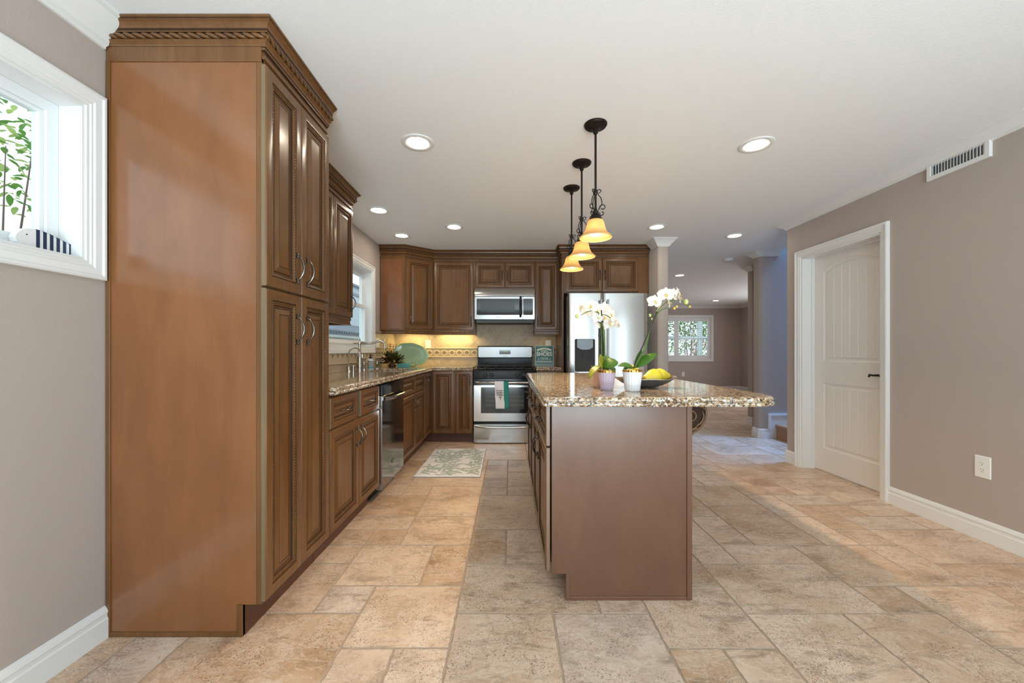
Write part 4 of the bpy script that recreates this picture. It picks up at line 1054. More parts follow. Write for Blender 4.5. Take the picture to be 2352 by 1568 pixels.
m = MB(); m.prism([(5.372, 0.905), (5.372, 1.045), (5.362, 1.052), (5.352, 1.195), (5.360, 1.205), (5.440, 1.205), (5.455, 1.19), (5.455, 0.905)], (0, 0, 0), YU, ZU, XU, RX0 + 0.008, RX1 - 0.012)
m.build('backguard', M['black'], rg, smooth=False, bevel=0.010)
bgU, bgV = Vector((1, 0, 0)), Vector((0, -0.07, 1)).normalized(); bgN = bgU.cross(bgV)
bo = Vector((RX0 + 0.008, 5.362, 1.052)); W_ = RX1 - 0.012 - RX0 - 0.008
m = MB(); m.prism(round_rect(0.010, W_ - 0.010, 0.0, 0.140, 0.014, 4), bo, bgU, bgV, bgN, 0.0, 0.006); bp = m.build('control_fascia', M['steel_sat'], rg, smooth=False)
m = MB(); m.prism(round_rect(W_ / 2 - 0.078, W_ / 2 + 0.076, 0.042, 0.112, 0.006, 3), bo, bgU, bgV, bgN, 0.005, 0.008); cd = m.build('clock_display', M['glassblack'], rg, smooth=False)
m = MB(); m.text('12:10', 0.022, bo + bgU * (W_ / 2) + bgV * 0.086 + bgN * 0.0085, bgU, bgV, 0, 0.0002); m.build('digits', M['green_led'], cd, smooth=False)
m = MB(); m.text('FRIGIDAIRE', 0.011, bo + bgU * (W_ / 2) + bgV * 0.018 + bgN * 0.0065, bgU, bgV, 0, 0.0003, width=0.062); m.build('lettering', M['ink'], rg, smooth=False)
m = MB(); m.prism([(4.846, 0.795), (4.838, 0.800), (4.834, 0.888), (4.87, 0.888), (4.87, 0.795)], (0, 0, 0), YU, ZU, XU, RX0 + 0.002, RX1 - 0.002); m.build('control_panel', M['black'], rg, smooth=False, bevel=0.003)
for kx in (-0.307, -0.228, 0.087, 0.164, -0.07):
    if kx == -0.07: continue
    m = MB(); m.lathe([(0.001, 0), (0.024, 0.0), (0.024, 0.006), (0.019, 0.008), (0.018, 0.024), (0.016, 0.027), (0.001, 0.027)], (0, 0, 0), 18, 0, 'Y')
    m.v = [(kx + x, 4.835 - y, 0.845 + z) for x, y, z in m.v]
    kn = m.build('knob', M['blackmat'], rg); MB().box(kx - 0.0015, kx + 0.0015, 4.803, 4.8085, 0.848, 0.862).build('knob_mark', M['greyglass'], kn, smooth=False)
m = MB(); m.prism(round_rect(RX0 + 0.005, RX1 - 0.005, 0.275, 0.716, 0.006, 3), (0, RF, 0), XU, ZU, NYv, -0.03, 0.0); od = m.build('oven_door', M['steel'], rg, smooth=False)
m = MB(); m.prism(round_rect(RX0 + 0.003, RX1 - 0.003, 0.716, 0.790, 0.004, 3), (0, RF + 0.002, 0), XU, ZU, NYv, -0.03, 0.0); m.build('door_top_band', M['black'], od, smooth=False)
m = MB(); m.prism(round_rect(RX0 + 0.092, RX1 - 0.092, 0.375, 0.694, 0.008, 3), (0, RF, 0), XU, ZU, NYv, -0.002, 0.003); ow = m.build('oven_window', M['glassblack'], od, smooth=False)
m = MB(); m.prism(round_rect(RX0 + 0.145, RX1 - 0.145, 0.425, 0.680, 0.004, 3), (0, RF, 0), XU, ZU, NYv, 0.002, 0.0035); m.build('inner_glass', M['greyglass'], od, smooth=False)
m = MB()
for z in (0.465, 0.482, 0.515, 0.533, 0.575): m.box(RX0 + 0.15, RX1 - 0.15, RF - 0.0042, RF - 0.0036, z, z + 0.004)
m.build('oven_rack', M['rackgrey'], od, smooth=False)
hy = RF - 0.048
m = MB(); m.tube([(RX0 + 0.030, RF, 0.752), (RX0 + 0.034, hy + 0.01, 0.752), (RX0 + 0.050, hy, 0.752), (RX1 - 0.050, hy, 0.752), (RX1 - 0.034, hy + 0.01, 0.752), (RX1 - 0.030, RF, 0.752)], 0.0125, 12, flat=1.25); m.build('handle', M['steel'], od)
m = MB(); m.prism(round_rect(RX0 + 0.005, RX1 - 0.005, 0.012, 0.238, 0.006, 3), (0, RF, 0), XU, ZU, NYv, -0.03, 0.0); dr = m.build('storage_drawer', M['steel'], rg, smooth=False)
m = MB(); pts = []
for k in range(17):
    t = k / 16; pts.append((RX0 + 0.025 + (RX1 - RX0 - 0.05) * t, RF - 0.004 - 0.034 * min(1, math.sin(math.pi * t) * 2.2), 0.213 - 0.010 * (1 - abs(2 * t - 1) ** 3)))
m.tube(pts, 0.011, 10, flat=1.2); m.build('handle', M['steel'], dr)

# towel over the oven handle
tw = thing('dish_towel', (-0.08, hy, 0.43), 'white and teal dish towel with black script hanging on the oven handle', 'towel')
def cloth(x0, x1, zb, yo, mat, dx, name, par):
    m = MB(); n = 22; rows = []
    for k in range(n + 1):
        t = k / n; row = []
        for q in range(9):
            u = q / 8; x = x0 + (x1 - x0) * u + dx * t
            wv = 0.0028 * math.sin(u * 7 + 1.0) * t
            row.append((x, hy - yo - 0.017 + wv - 0.004 * t, 0.768 - (0.768 - zb) * t + 0.003 * math.sin(u * 3)))
        rows.append(row)
    over = [(x, hy + 0.002, 0.772) for x, y, z in rows[0]]; back = [(x, hy + 0.019, 0.755) for x, y, z in rows[0]]; back2 = [(x, hy + 0.022, 0.56) for x, y, z in rows[0]]
    allr = [back2, back, over] + rows
    m.rings(allr, 0, False)
    o = m.build(name, mat, par, angle=80); sm = o.modifiers.new('thickness', 'SOLIDIFY'); sm.thickness = 0.003; sm.offset = -1
    return o
cloth(-0.190, -0.078, 0.437, 0.0, M['towel'], 0.014, 'white_panel', tw); cloth(-0.080, -0.026, 0.440, 0.0, M['towel2'], 0.004, 'teal_panel', tw)
cloth(-0.060, -0.020, 0.475, -0.005, M['towel2'], 0.004, 'teal_back_panel', tw)
m = MB()
for k, (tx, w_) in enumerate((('the secret', 0.085), ('ingredient', 0.088), ('is always', 0.085), ('love', 0.040), ('\u2665', 0.008))):
    m.text(tx, 0.028, (-0.132 + 0.003 * k, hy - 0.0275, 0.660 - 0.0255 * k), XU, ZU, 0, 0.0003, 0.45, 0.0004, w_)
m.build('script_lettering', M['ink'], tw, smooth=False)

# microwave
mw = thing('microwave_oven', (-0.07, 5.27, 1.505), 'stainless over-the-range microwave with black handle under the short cabinet', 'microwave')
MX0, MX1, MF = -0.456, 0.312, 5.060
MB().box(MX0 + 0.006, MX1 - 0.006, 5.095, YB - 0.014, 1.506, 1.940).build('body', M['black'], mw, smooth=False)
m = MB(); prof = []
for k in range(9):
    a = k / 8; prof.append((MF - 0.004 + 0.024 * a * a, 1.842 + 0.096 * a))
m.prism(prof + [(5.10, 1.938), (5.10, 1.842)], (0, 0, 0), YU, ZU, XU, MX0, MX1); m.build('vent_band', M['steel'], mw, smooth=True, angle=30)
m = MB(); m.prism(round_rect(MX0, 0.160, 1.545, 1.835, 0.008, 3), (0, MF, 0), XU, ZU, NYv, -0.036, 0.0); md = m.build('microwave_door', M['steel'], mw, smooth=False)
m = MB(); m.prism(round_rect(MX0 + 0.024, 0.157, 1.600, 1.808, 0.012, 4), (0, MF, 0), XU, ZU, NYv, -0.002, 0.003); m.build('door_glass', M['glassblack'], md, smooth=False)
m = MB(); m.prism(round_rect(MX0 + 0.075, 0.060, 1.632, 1.760, 0.003, 2), (0, MF, 0), XU, ZU, NYv, 0.002, 0.0036); m.build('viewing_window', M['greyglass'], md, smooth=False)
m = MB(); m.tube([(0.132, MF, 1.815), (0.132, MF - 0.030, 1.822), (0.132, MF - 0.040, 1.80), (0.132, MF - 0.040, 1.61), (0.132, MF - 0.030, 1.580), (0.132, MF, 1.585)], [0.012, 0.014, 0.013, 0.013, 0.014, 0.012], 12); m.build('handle', M['black'], md)
m = MB(); m.text('FRIGIDAIRE', 0.014, (-0.152, MF - 0.0005, 1.572), XU, ZU, 0, 0.0004, width=0.062); m.build('lettering', M['ink'], md, smooth=False)
m = MB(); m.prism(round_rect(0.163, MX1, 1.545, 1.835, 0.008, 3), (0, MF, 0), XU, ZU, NYv, -0.036, 0.0); mc = m.build('control_panel', M['steel'], mw, smooth=False)
m = MB(); m.prism(round_rect(0.166, MX1 - 0.022, 1.600, 1.808, 0.012, 4), (0, MF, 0), XU, ZU, NYv, -0.002, 0.003); m.build('key_pad', M['glassblack'], mc, smooth=False)
m = MB()
for r in range(7):
    for q in range(4): m.box(0.192 + 0.022 * q, 0.203 + 0.022 * q, MF - 0.0036, MF - 0.003, 1.625 + 0.021 * r, 1.632 + 0.021 * r)
m.build('keys', M['greyglass'], mc, smooth=False)
m = MB(); m.box(MX0 + 0.02, MX1 - 0.02, 5.075, 5.44, 1.498, 1.540); m.build('grease_filter', M['vent_dark'], mw, smooth=False, bevel=0.006)

# refrigerator
fr = thing('refrigerator', (1.13, 4.95, 0), 'stainless side by side refrigerator with ice dispenser behind the island', 'refrigerator')
FXa, FXm, FXb, FF = 0.674, 1.086, 1.598, 4.575
MB().box(FXa + 0.004, FXb - 0.004, 4.655, 5.44, 0.03, 1.790).build('body', M['greyglass'], fr, smooth=False, bevel=0.004)
MB().box(FXa + 0.02, FXb - 0.02, 4.66, 4.70, 0.0, 0.09).build('base_grille', M['black'], fr, smooth=False)
def fdoor(xa, xb, name):
    m = MB(); n = 20; pl = []
    for k in range(n + 1):
        t = k / n; pl.append((xa + (xb - xa) * t, FF + 0.005 - 0.005 * (1 - (2 * t - 1) ** 2) + 0.010 * max(0, abs(2 * t - 1) - 0.93) / 0.07))
    m.zprism(pl + [(xb, 4.648), (xa, 4.648)], 0.10, 1.808)
    return m.build(name, M['steel'], fr, angle=40)
dl_ = fdoor(FXa, FXm - 0.003, 'freezer_door'); dr_ = fdoor(FXm + 0.003, FXb, 'fresh_food_door')
for d_, hx in ((dl_, FXm - 0.036), (dr_, FXm + 0.036)):
    m = MB(); m.tube([(hx, FF + 0.012, 1.700), (hx, FF - 0.045, 1.700)], 0.010, 8); m.tube([(hx, FF + 0.012, 0.62), (hx, FF - 0.045, 0.62)], 0.010, 8)
    m.tube([(hx, FF - 0.048, 1.730), (hx, FF - 0.048, 0.585)], 0.0135, 12); m.build('handle', M['steel_sat'], d_)
m = MB(); a = round_rect(0.742, 0.990, 0.890, 1.282, 0.022, 4)
m.rings([[(x, FF + 0.004, z) for x, z in a], [(x, FF - 0.004, z) for x, z in a], [(x, FF - 0.004, z) for x, z in inset(a, 0.007)], [(x, FF + 0.004, z) for x, z in inset(a, 0.007)]], 0)
m.build('dispenser_trim', M['steel_sat'], dl_, smooth=False)
m = MB(); b = inset(a, 0.006); c = inset(a, 0.014)
m.rings([[(x, FF - 0.0035, z) for x, z in b], [(x, FF - 0.0015, z) for x, z in c]], 0, True, False, True); m.build('dispenser_recess', M['blackmat'], dl_, smooth=False)
m = MB(); m.prism([(0.772, 1.272), (0.772, 1.180), (0.800, 1.160), (0.830, 1.150), (0.905, 1.150), (0.932, 1.160), (0.960, 1.180), (0.960, 1.272)], (0, FF, 0), XU, ZU, NYv, 0.001, 0.014); m.build('dispenser_display', M['greysteel'], dl_, smooth=False, bevel=0.003)
m = MB(); m.box(0.812, 0.818, FF - 0.012, FF - 0.002, 1.128, 1.15); m.box(0.914, 0.920, FF - 0.012, FF - 0.002, 1.128, 1.15); m.prism([(0.842, 1.12), (0.890, 1.12), (0.894, 1.045), (0.838, 1.045)], (0, FF, 0), XU, ZU, NYv, 0.002, 0.010); m.build('dispenser_paddle', M['blackmat'], dl_, smooth=False)
m = MB(); m.text('SAMSUNG', 0.022, (1.505, FF + 0.0045, 1.762), XU, ZU, 0, 0.0012, width=0.085); m.build('lettering', M['pewter'], dr_, smooth=False)

# dishwasher
dw = thing('dishwasher', (-1.27, 3.23, 0), 'dark mirror-finish dishwasher between two brown base cabinets', 'dishwasher')
MB().box(XL + 0.02, FX - 0.01, 2.934, 3.524, 0.10, 0.890).build('body', M['blackmat'], dw, smooth=False)
MB().box(-1.30, -1.075, 2.934, 3.524, 0.0, 0.10).build('toe_kick', M['blackmat'], dw, smooth=False)
DX = -0.954
m = MB(); m.prism(round_rect(2.936, 3.522, 0.100, 0.800, 0.004, 2), (DX, 0, 0), YU, ZU, XU, -0.045, 0); dd = m.build('dishwasher_door', M['dwsteel'], dw, smooth=False)
m = MB(); m.box(DX - 0.046, DX + 0.0006, 2.9345, 2.937, 0.100, 0.80); m.build('door_edge', M['steel'], dd, smooth=False)
m = MB(); m.prism(round_rect(2.936, 3.522, 0.803, 0.886, 0.004, 2), (DX, 0, 0), YU, ZU, XU, -0.045, 0); m.build('control_strip', M['glassblack'], dw, smooth=False)
m = MB(); pts = []
for k in range(13):
    t = k / 12; pts.append((DX + 0.004 + 0.040 * min(1, 1.6 * math.sin(math.pi * t)), 2.965 + 0.528 * t, 0.775 ))
m.tube(pts, 0.014, 10, flat=1.0); m.build('handle', M['steel'], dd)
m = MB(); m.prism(round_rect(3.170, 3.235, 0.235, 0.262, 0.004, 3), (DX, 0, 0), YU, ZU, XU, 0, 0.002); bd = m.build('badge', M['black'], dd, smooth=False)
for k in range(3): MB().box(DX + 0.002, DX + 0.0028, 3.188, 3.230, 0.2395 + 0.007 * k, 0.2425 + 0.007 * k).build('badge_stripe', M['chrome'], bd, smooth=False)

# ------------------------------------------------------------------ things on the left counter
CZ = 0.937
fa = thing('kitchen_faucet', (-1.500, 3.92, CZ), 'tall brushed nickel bridge spout faucet under the sink window', 'faucet')
m = MB(); m.lathe([(0.033, 0), (0.033, 0.006), (0.027, 0.012), (0.026, 0.03), (0.030, 0.035), (0.030, 0.045), (0.0265, 0.06), (0.026, 0.13), (0.020, 0.165), (0.017, 0.172), (0.017, 0.185), (0.0125, 0.19), (0.0125, 0.262), (0.019, 0.266), (0.019, 0.288), (0.011, 0.294), (0.008, 0.300), (0.011, 0.306), (0.011, 0.313), (0.006, 0.320), (0.004, 0.331), (0.001, 0.335)], (-1.500, 3.92, CZ), 20); m.build('body', M['nickel'], fa)
m = MB(); pts = [(-1.500, 3.92, 1.214), (-1.440, 3.935, 1.214), (-1.390, 3.95, 1.216), (-1.355, 3.958, 1.226), (-1.325, 3.965, 1.236), (-1.298, 3.972, 1.234), (-1.278, 3.978, 1.220), (-1.268, 3.98, 1.196), (-1.266, 3.98, 1.160)]
m.tube(pts, [0.0115, 0.0115, 0.0115, 0.0115, 0.011, 0.011, 0.011, 0.0115, 0.0125], 12, sm=4); m.build('spout', M['nickel'], fa)
m = MB(); m.tube([(-1.500, 3.92, 1.214), (-1.545, 3.905, 1.214)], 0.006, 8); m.ball((-1.552, 3.903, 1.214), 0.008, 8); m.build('lever', M['nickel'], fa)
sy = thing('side_sprayer', (-1.4925, 4.02, CZ), 'brushed nickel side sprayer and lever beside the tall faucet', 'sprayer')
m = MB(); m.lathe([(0.022, 0), (0.022, 0.008), (0.014, 0.014), (0.013, 0.05), (0.016, 0.06), (0.012, 0.075), (0.017, 0.11), (0.019, 0.125), (0.010, 0.132), (0.001, 0.133)], (-1.4925, 4.02, CZ), 14); m.build('sprayer_body', M['nickel'], sy)
m = MB(); m.tube([(-1.4925, 4.02, CZ + 0.085), (-1.508, 4.02, CZ + 0.12), (-1.512, 4.02, CZ + 0.165)], [0.008, 0.007, 0.012], 8); m.build('sprayer_head', M['nickel'], sy)
wf = thing('water_faucet', (-1.535, 3.74, CZ), 'small gooseneck water faucet left of the tall faucet', 'faucet')
m = MB(); m.lathe([(0.025, 0), (0.025, 0.005), (0.021, 0.010), (0.021, 0.055), (0.012, 0.062), (0.001, 0.063)], (-1.535, 3.74, CZ), 18); m.build('base', M['nickel'], wf)
m = MB(); pts = [(-1.535, 3.74, CZ + 0.05), (-1.535, 3.74, CZ + 0.17)]
for k in range(1, 11):
    a = math.pi * (1 - k / 10 * 0.93); pts.append((-1.535 + 0.060 * (1 + math.cos(a)), 3.74, CZ + 0.17 + 0.060 * math.sin(a)))
m.tube(pts, 0.0065, 10); m.build('gooseneck', M['nickel'], wf)
ag = thing('air_gap_cap', (-1.530, 3.84, CZ), 'short brushed nickel cylinder cap right of the gooseneck faucet', 'sink fitting')
MB().lathe([(0.020, 0), (0.020, 0.004), (0.018, 0.006), (0.018, 0.055), (0.014, 0.060), (0.001, 0.061)], (-1.530, 3.84, CZ), 18).build('cap', M['nickel'], ag)
sb = thing('soap_bottle', (-1.497, 4.22, CZ), 'soap bottle with black pump and fern print behind the sink', 'bottle')
MB().lathe([(0.030, 0), (0.033, 0.004), (0.033, 0.095), (0.028, 0.108), (0.015, 0.116), (0.015, 0.120)], (-1.497, 4.22, CZ), 20).build('bottle', M['bottle'], sb)
MB().lathe([(0.0335, 0.035), (0.0335, 0.094)], (-1.497, 4.22, CZ), 20, cap0=False, cap1=False).build('fern_label', M['fern'], sb)
MB().lathe([(0.0335, 0.012), (0.0335, 0.034)], (-1.497, 4.22, CZ), 20, cap0=False, cap1=False).build('teal_band', M['teal'], sb)
m = MB(); m.lathe([(0.016, 0.120), (0.016, 0.136), (0.006, 0.138), (0.006, 0.152), (0.010, 0.153), (0.010, 0.160), (0.001, 0.161)], (-1.497, 4.22, CZ), 14); m.tube([(-1.497, 4.22, CZ + 0.156), (-1.472, 4.205, CZ + 0.154), (-1.465, 4.20, CZ + 0.148)], 0.004, 8); m.build('pump', M['black'], sb)
sd = thing('soap_dispenser', (-1.455, 4.30, CZ), 'small nickel soap dispenser pump right of the fern bottle', 'soap dispenser')
MB().lathe([(0.022, 0), (0.022, 0.005), (0.013, 0.012), (0.012, 0.035), (0.017, 0.045), (0.017, 0.085), (0.014, 0.09), (0.001, 0.091)], (-1.455, 4.30, CZ), 16).build('base', M['nickel'], sd)
m = MB(); m.tube([(-1.455, 4.30, CZ + 0.083), (-1.42, 4.31, CZ + 0.085), (-1.385, 4.32, CZ + 0.080)], 0.0035, 8); m.build('nozzle', M['nickel'], sd)

# leafy dark arrangement
PLC = Vector((-1.455, 4.86, CZ)); PLS = 1.35
pl = thing('leafy_arrangement', (-1.455, 4.86, CZ), 'dark olive and brown leafy arrangement left of the green platter', 'plant')
rng = random.Random(5); m = MB(); m2 = MB(); m3 = MB()
for k in range(190):
    a = rng.uniform(0, 2 * math.pi); e = rng.uniform(-0.05, 1.35); r = rng.uniform(0.03, 0.085)
    d = Vector((math.cos(a) * math.cos(e), math.sin(a) * math.cos(e), math.sin(e)))
    base = Vector((-1.475, 4.88, CZ + 0.035)) + Vector((d.x * r * 1.15, d.y * r * 0.9, d.z * r * 1.0))
    if base.z < CZ + 0.012: base.z = CZ + 0.012
    tgt = m if rng.random() < 0.55 else m2
    if d.z > 0.55 and rng.random() < 0.3: tgt = m3
    tgt.leaf(base, d + Vector((rng.uniform(-.4, .4), rng.uniform(-.4, .4), rng.uniform(0, .3))), (0, 0, 1), rng.uniform(0.03, 0.055), rng.uniform(0.022, 0.036), rng.uniform(-0.8, 0.8), 0, 4)
for k in range(9):
    a = rng.uniform(-0.8, 0.8); b_ = Vector((-1.49 + 0.03 * a, 4.88, CZ + 0.09)); m2.tube([b_, b_ + Vector((a * 0.03, 0.01, 0.04)), b_ + Vector((a * 0.07, 0.02, 0.10 + 0.03 * rng.random()))], 0.0012, 5)
    for q in range(6): m2.leaf(b_ + Vector((a * 0.012 * q, 0.004 * q, 0.02 * q + 0.01)), (rng.uniform(-1, 1), rng.uniform(-1, 1), 0.6), (0, 0, 1), 0.022, 0.006, 0.3, 0, 3)
for m_ in (m, m2, m3): m_.v = [tuple(PLC + (Vector(v) - Vector((-1.475, 4.88, CZ))) * PLS) for v in m_.v]
MB().lathe([(0.03, 0), (0.045, 0.004), (0.05, 0.02), (0.03, 0.05), (0.001, 0.055)], PLC, 14).build('base', M['artileaf2'], pl)
m.build('olive_leaves', M['artileaf'], pl, angle=60, recalc=False); m2.build('brown_leaves', M['artileaf2'], pl, angle=60, recalc=False); m3.build('bright_leaves', M['brightleaf'], pl, angle=60, recalc=False)

# celadon platter leaning in the corner
pt = thing('oval_platter', (-1.315, 5.22, CZ), 'large celadon green oval platter leaning upright in the tiled corner', 'platter')
m = MB(); n = 56; loops = []
tl = math.radians(14); pc = Vector((-1.318, 5.235, CZ + 0.158)); pU = Vector((0.985, 0.10, -0.20)).normalized(); pN = Vector((0.06, -math.cos(tl), math.sin(tl))).normalized(); pV = pN.cross(pU).normalized(); pU = pV.cross(pN)
for (s, hgt) in ((1.0, 0.016), (0.985, 0.020), (0.93, 0.017), (0.80, 0.010), (0.72, 0.002), (0.55, 0.0), (0.30, 0.0), (0.02, 0.0)):
    L = []
    for k in range(n):
        a = 2 * math.pi * k / n; q = s * (1 + (0.008 * math.sin(9 * a) if s > 0.9 else 0))
        L.append(pc + pU * (0.236 * q * math.cos(a)) + pV * (0.155 * q * math.sin(a)) + pN * (hgt + (0.002 * math.sin(11 * a + s * 20) if 0.7 < s < 0.97 else 0)))
    loops.append(L)
m.rings(loops, 0, True, False, True)
back = [[p - pN * 0.006 for p in L] for L in (loops[0], loops[3], loops[5])]
m.rings([loops[0]] + back, 0, True, False, True)
zmin = min(v[2] for v in m.v); m.v = [(x, y, z - zmin + CZ + 0.001) for x, y, z in m.v]
m.build('dish', M['platter'], pt, angle=50)

# teal word block with a wire easel
bl = thing('word_block', (-1.307, 4.83, CZ), 'small teal wooden block lying in front of the green platter', 'block')
MB().box(-1.383, -1.232, 4.812, 4.846, CZ + 0.0005, CZ + 0.046).build('block', M['teal'], bl, smooth=False, bevel=0.003)
m = MB()
for k in range(9): m.box(-1.352 + 0.0105 * k, -1.3455 + 0.0105 * k, 4.8112, 4.8118, CZ + 0.016 + 0.001 * (k % 3), CZ + 0.030 - 0.001 * (k % 2))
m.build('carved_marks', M['signteal'], bl, smooth=False)
we = MB(); z = CZ + 0.001
we.tube([(-1.285, 4.93, z + 0.002), (-1.200, 4.90, z + 0.002), (-1.178, 4.88, z + 0.004), (-1.172, 4.875, z + 0.045), (-1.180, 4.88, z + 0.052), (-1.235, 4.90, z + 0.052), (-1.240, 5.0, z + 0.055)], 0.0022, 6); we.tube([(-1.285, 4.93, z + 0.002), (-1.42, 5.0, z + 0.002), (-1.44, 5.0, z + 0.05)], 0.0022, 6)
tag(we.build('wire_easel', M['gold'], None), 'thin brass wire easel holding the green platter', 'stand')

# teal sign
sg = thing('wooden_sign', (0.439, 5.36, CZ), 'teal wooden sign with white lettering about shoes right of the range', 'sign')
sU = Vector((1, 0, 0)); tl = math.radians(6); sV = Vector((0, math.sin(tl), math.cos(tl))); sN = sU.cross(sV); so = Vector((0.335, 5.375, CZ + 0.001)); sw, sh = 0.262, 0.278
m = MB(); m.obox(so, sU, sV, sN, 0, sw, 0, sh, -0.022, 0.0, 0); m.build('board', M['signframe'], sg, smooth=False, bevel=0.002)
m = MB(); m.obox(so, sU, sV, sN, 0.014, sw - 0.014, 0.026, sh - 0.012, 0.0, 0.0012, 0); m.build('printed_face', M['signteal'], sg, smooth=False)
m = MB(); m.obox(so, sU, sV, sN, 0.012, sw - 0.012, 0.008, 0.012, 0.0, 0.001, 0); m.obox(so, sU, sV, sN, 0.012, sw - 0.012, 0.017, 0.020, 0.0, 0.001, 0); m.build('border_lines', M['signteal'], sg, smooth=False)
def S(u, v, n_=0.0016): return so + sU * u + sV * v + sN * n_
m = MB()
for k in range(12):
    a0 = -0.42 + 0.84 * k / 12; a1 = -0.42 + 0.84 * (k + 1) / 12; cx_ = sw / 2
    def A(a, r): return S(cx_ + r * math.sin(a), 0.252 - 0.215 + r * math.cos(a))
    m.add([A(a0, 0.186), A(a1, 0.186), A(a1, 0.208), A(a0, 0.208)], [(0, 1, 2, 3)])
for s in (-1, 1):
    m.add([S(cx_ + s * 0.072, 0.207), S(cx_ + s * 0.100, 0.196), S(cx_ + s * 0.094, 0.208), S(cx_ + s * 0.106, 0.218), S(cx_ + s * 0.080, 0.226)], [(0, 1, 2, 3, 4)])
m.build('ribbon_banner', M['signtext'], sg, smooth=False)
m = MB(); m.text('IF YOU ARE', 0.014, S(sw / 2, 0.2335, 0.0022), sU, sV, 0, 0.0002, width=0.095); m.build('banner_lettering', M['signteal'], sg, smooth=False)
m = MB()
m.text('WEARING', 0.034, S(sw / 2, 0.200), sU, sV, 0, 0.0003, 0, 0.0006, 0.100); m.text('SHOES', 0.074, S(sw / 2, 0.156), sU, sV, 0, 0.0003, 0, 0.0022, 0.215)
m.text("YOU'RE", 0.046, S(sw / 2, 0.094), sU, sV, 0, 0.0003, 0, 0.0004, 0.104); m.text('OVERDRESSED', 0.036, S(sw / 2, 0.052), sU, sV, 0, 0.0003, 0, 0.0004, 0.222)
for s in (-1, 1):
    c = S(sw / 2 + s * 0.080, 0.094); tlt = 0.45 * s
    ax = (sV * math.cos(tlt) - sU * math.sin(tlt) * -1).normalized(); bx_ = (sU * math.cos(tlt) - sV * math.sin(tlt)).normalized()
    m.tube([c + ax * 0.018, c - ax * 0.018], 0.0016, 5); m.tube([c + ax * 0.010 - bx_ * 0.008, c + ax * 0.010 + bx_ * 0.008], 0.0014, 5)
    m.tube([c + (ax * -math.cos(q) + bx_ * math.sin(q)) * 0.017 for q in [-1.2 + 0.24 * k for k in range(11)]], 0.0017, 5)
m.build('lettering', M['signtext'], sg, smooth=False)

# ------------------------------------------------------------------ outlets and switches
def outlet(name, o, U, Nn, w, h, label, n=2, sw_=False, group=None):
    o = Vector(o); t = thing(name, o, label, 'switch' if sw_ else 'outlet', group); U = Vector(U); Nn = Vector(Nn); Z = Vector(ZU)
    m = MB(); pr = round_rect(-w / 2, w / 2, -h / 2, h / 2, 0.004, 3)
    m.rings([[o + U * x + Z * z + Nn * 0.0005 for x, z in pr], [o + U * x + Z * z + Nn * 0.003 for x, z in pr], [o + U * x + Z * z + Nn * 0.006 for x, z in inset(pr, 0.004)]], 0, True, True, True)
    m.build('cover_plate', M['plate'], t, smooth=False)
    for k in range(n):
        if sw_:
            u = (k - (n - 1) / 2) * 0.046; m = MB(); m.obox(o, U, ZU, Nn, u - 0.016, u + 0.016, -0.033, 0.033, 0.0055, 0.008); m.build('rocker', M['plate'], t, smooth=False, bevel=0.001)
        else:
            v = 0.020 if k == 0 else -0.020; m = MB(); m.prism(round_rect(-0.0165, 0.0165, v - 0.0145, v + 0.0145, 0.007, 3), o, U, ZU, Nn, 0.005, 0.0075); r_ = m.build('receptacle', M['plate'], t, smooth=False)
            m = MB()
            for s in (-1, 1): m.obox(o, U, ZU, Nn, s * 0.0065 - 0.001, s * 0.0065 + 0.001, v + 0.001, v + 0.008, 0.007, 0.0078)
            m.prism(round_rect(-0.0024, 0.0024, v - 0.0095, v - 0.005, 0.002, 2), o, U, ZU, Nn, 0.007, 0.0078); m.build('slots', M['slot'], r_, smooth=False)
    return t
outlet('wall_outlet', (XR, 2.366, 0.440), (0, -1, 0), (-1, 0, 0), 0.082, 0.132, 'white wall outlet low on the taupe wall right of the white door')
outlet('wall_outlet', (-1.140, YB - 0.011, 1.226), XU, NYv, 0.078, 0.124, 'white outlet on the yellow-lit backsplash right of the green platter')
outlet('wall_outlet', (0.528, YB - 0.011, 1.226), XU, NYv, 0.078, 0.124, 'white outlet on the backsplash above the teal sign')
outlet('wall_outlet', (4.98, 11.35, 0.47), XU, NYv, 0.080, 0.128, 'white outlet low on the far wall under the shuttered window')
outlet('wall_outlet', (6.62, 10.75, 0.47), (0, -1, 0), (-1, 0, 0), 0.080, 0.128, 'white outlet at the edge of the far room side wall by the landing wall')
outlet('light_switch', (XL + 0.011, 4.745, 1.230), YU, XU, 0.116, 0.120, 'white double rocker switch on the tile right of the sink window', 2, True)
outlet('light_switch', (XL + 0.011, 5.00, 1.230), YU, XU, 0.070, 0.120, 'white single rocker switch on the corner tile left of the platter', 1, True)
# air vent in the right wall
av = thing('air_vent', (XR, 2.49, 2.285), 'white metal air vent register high on the right wall under the crown', 'vent')
m = MB(); frame(m, (XR, 2.675, 2.283), (0, -1, 0), ZU, (-1, 0, 0), 0.355, 0.122, [(0, 0.0), (0, 0.014), (0.003, 0.017), (0.024, 0.017), (0.027, 0.015), (0.027, 0.0)], 0); m.build('vent_frame', M['white'], av, angle=25)
MB().box(XR - 0.004, XR - 0.001, 2.345, 2.650, 2.308, 2.380).build('duct', M['vent_dark'], av, smooth=False)
for k in range(17):
    y = 2.356 + 0.0178 * k; m = MB(); m.obox((XR - 0.0095, y, 2.308), Vector((0.55, 0.83, 0)), ZU, Vector((0.83, -0.55, 0)), -0.010, 0.010, 0, 0.074, -0.0008, 0.0008); m.build('louvre', M['steel_sat'] if False else M['white'], av, smooth=False)
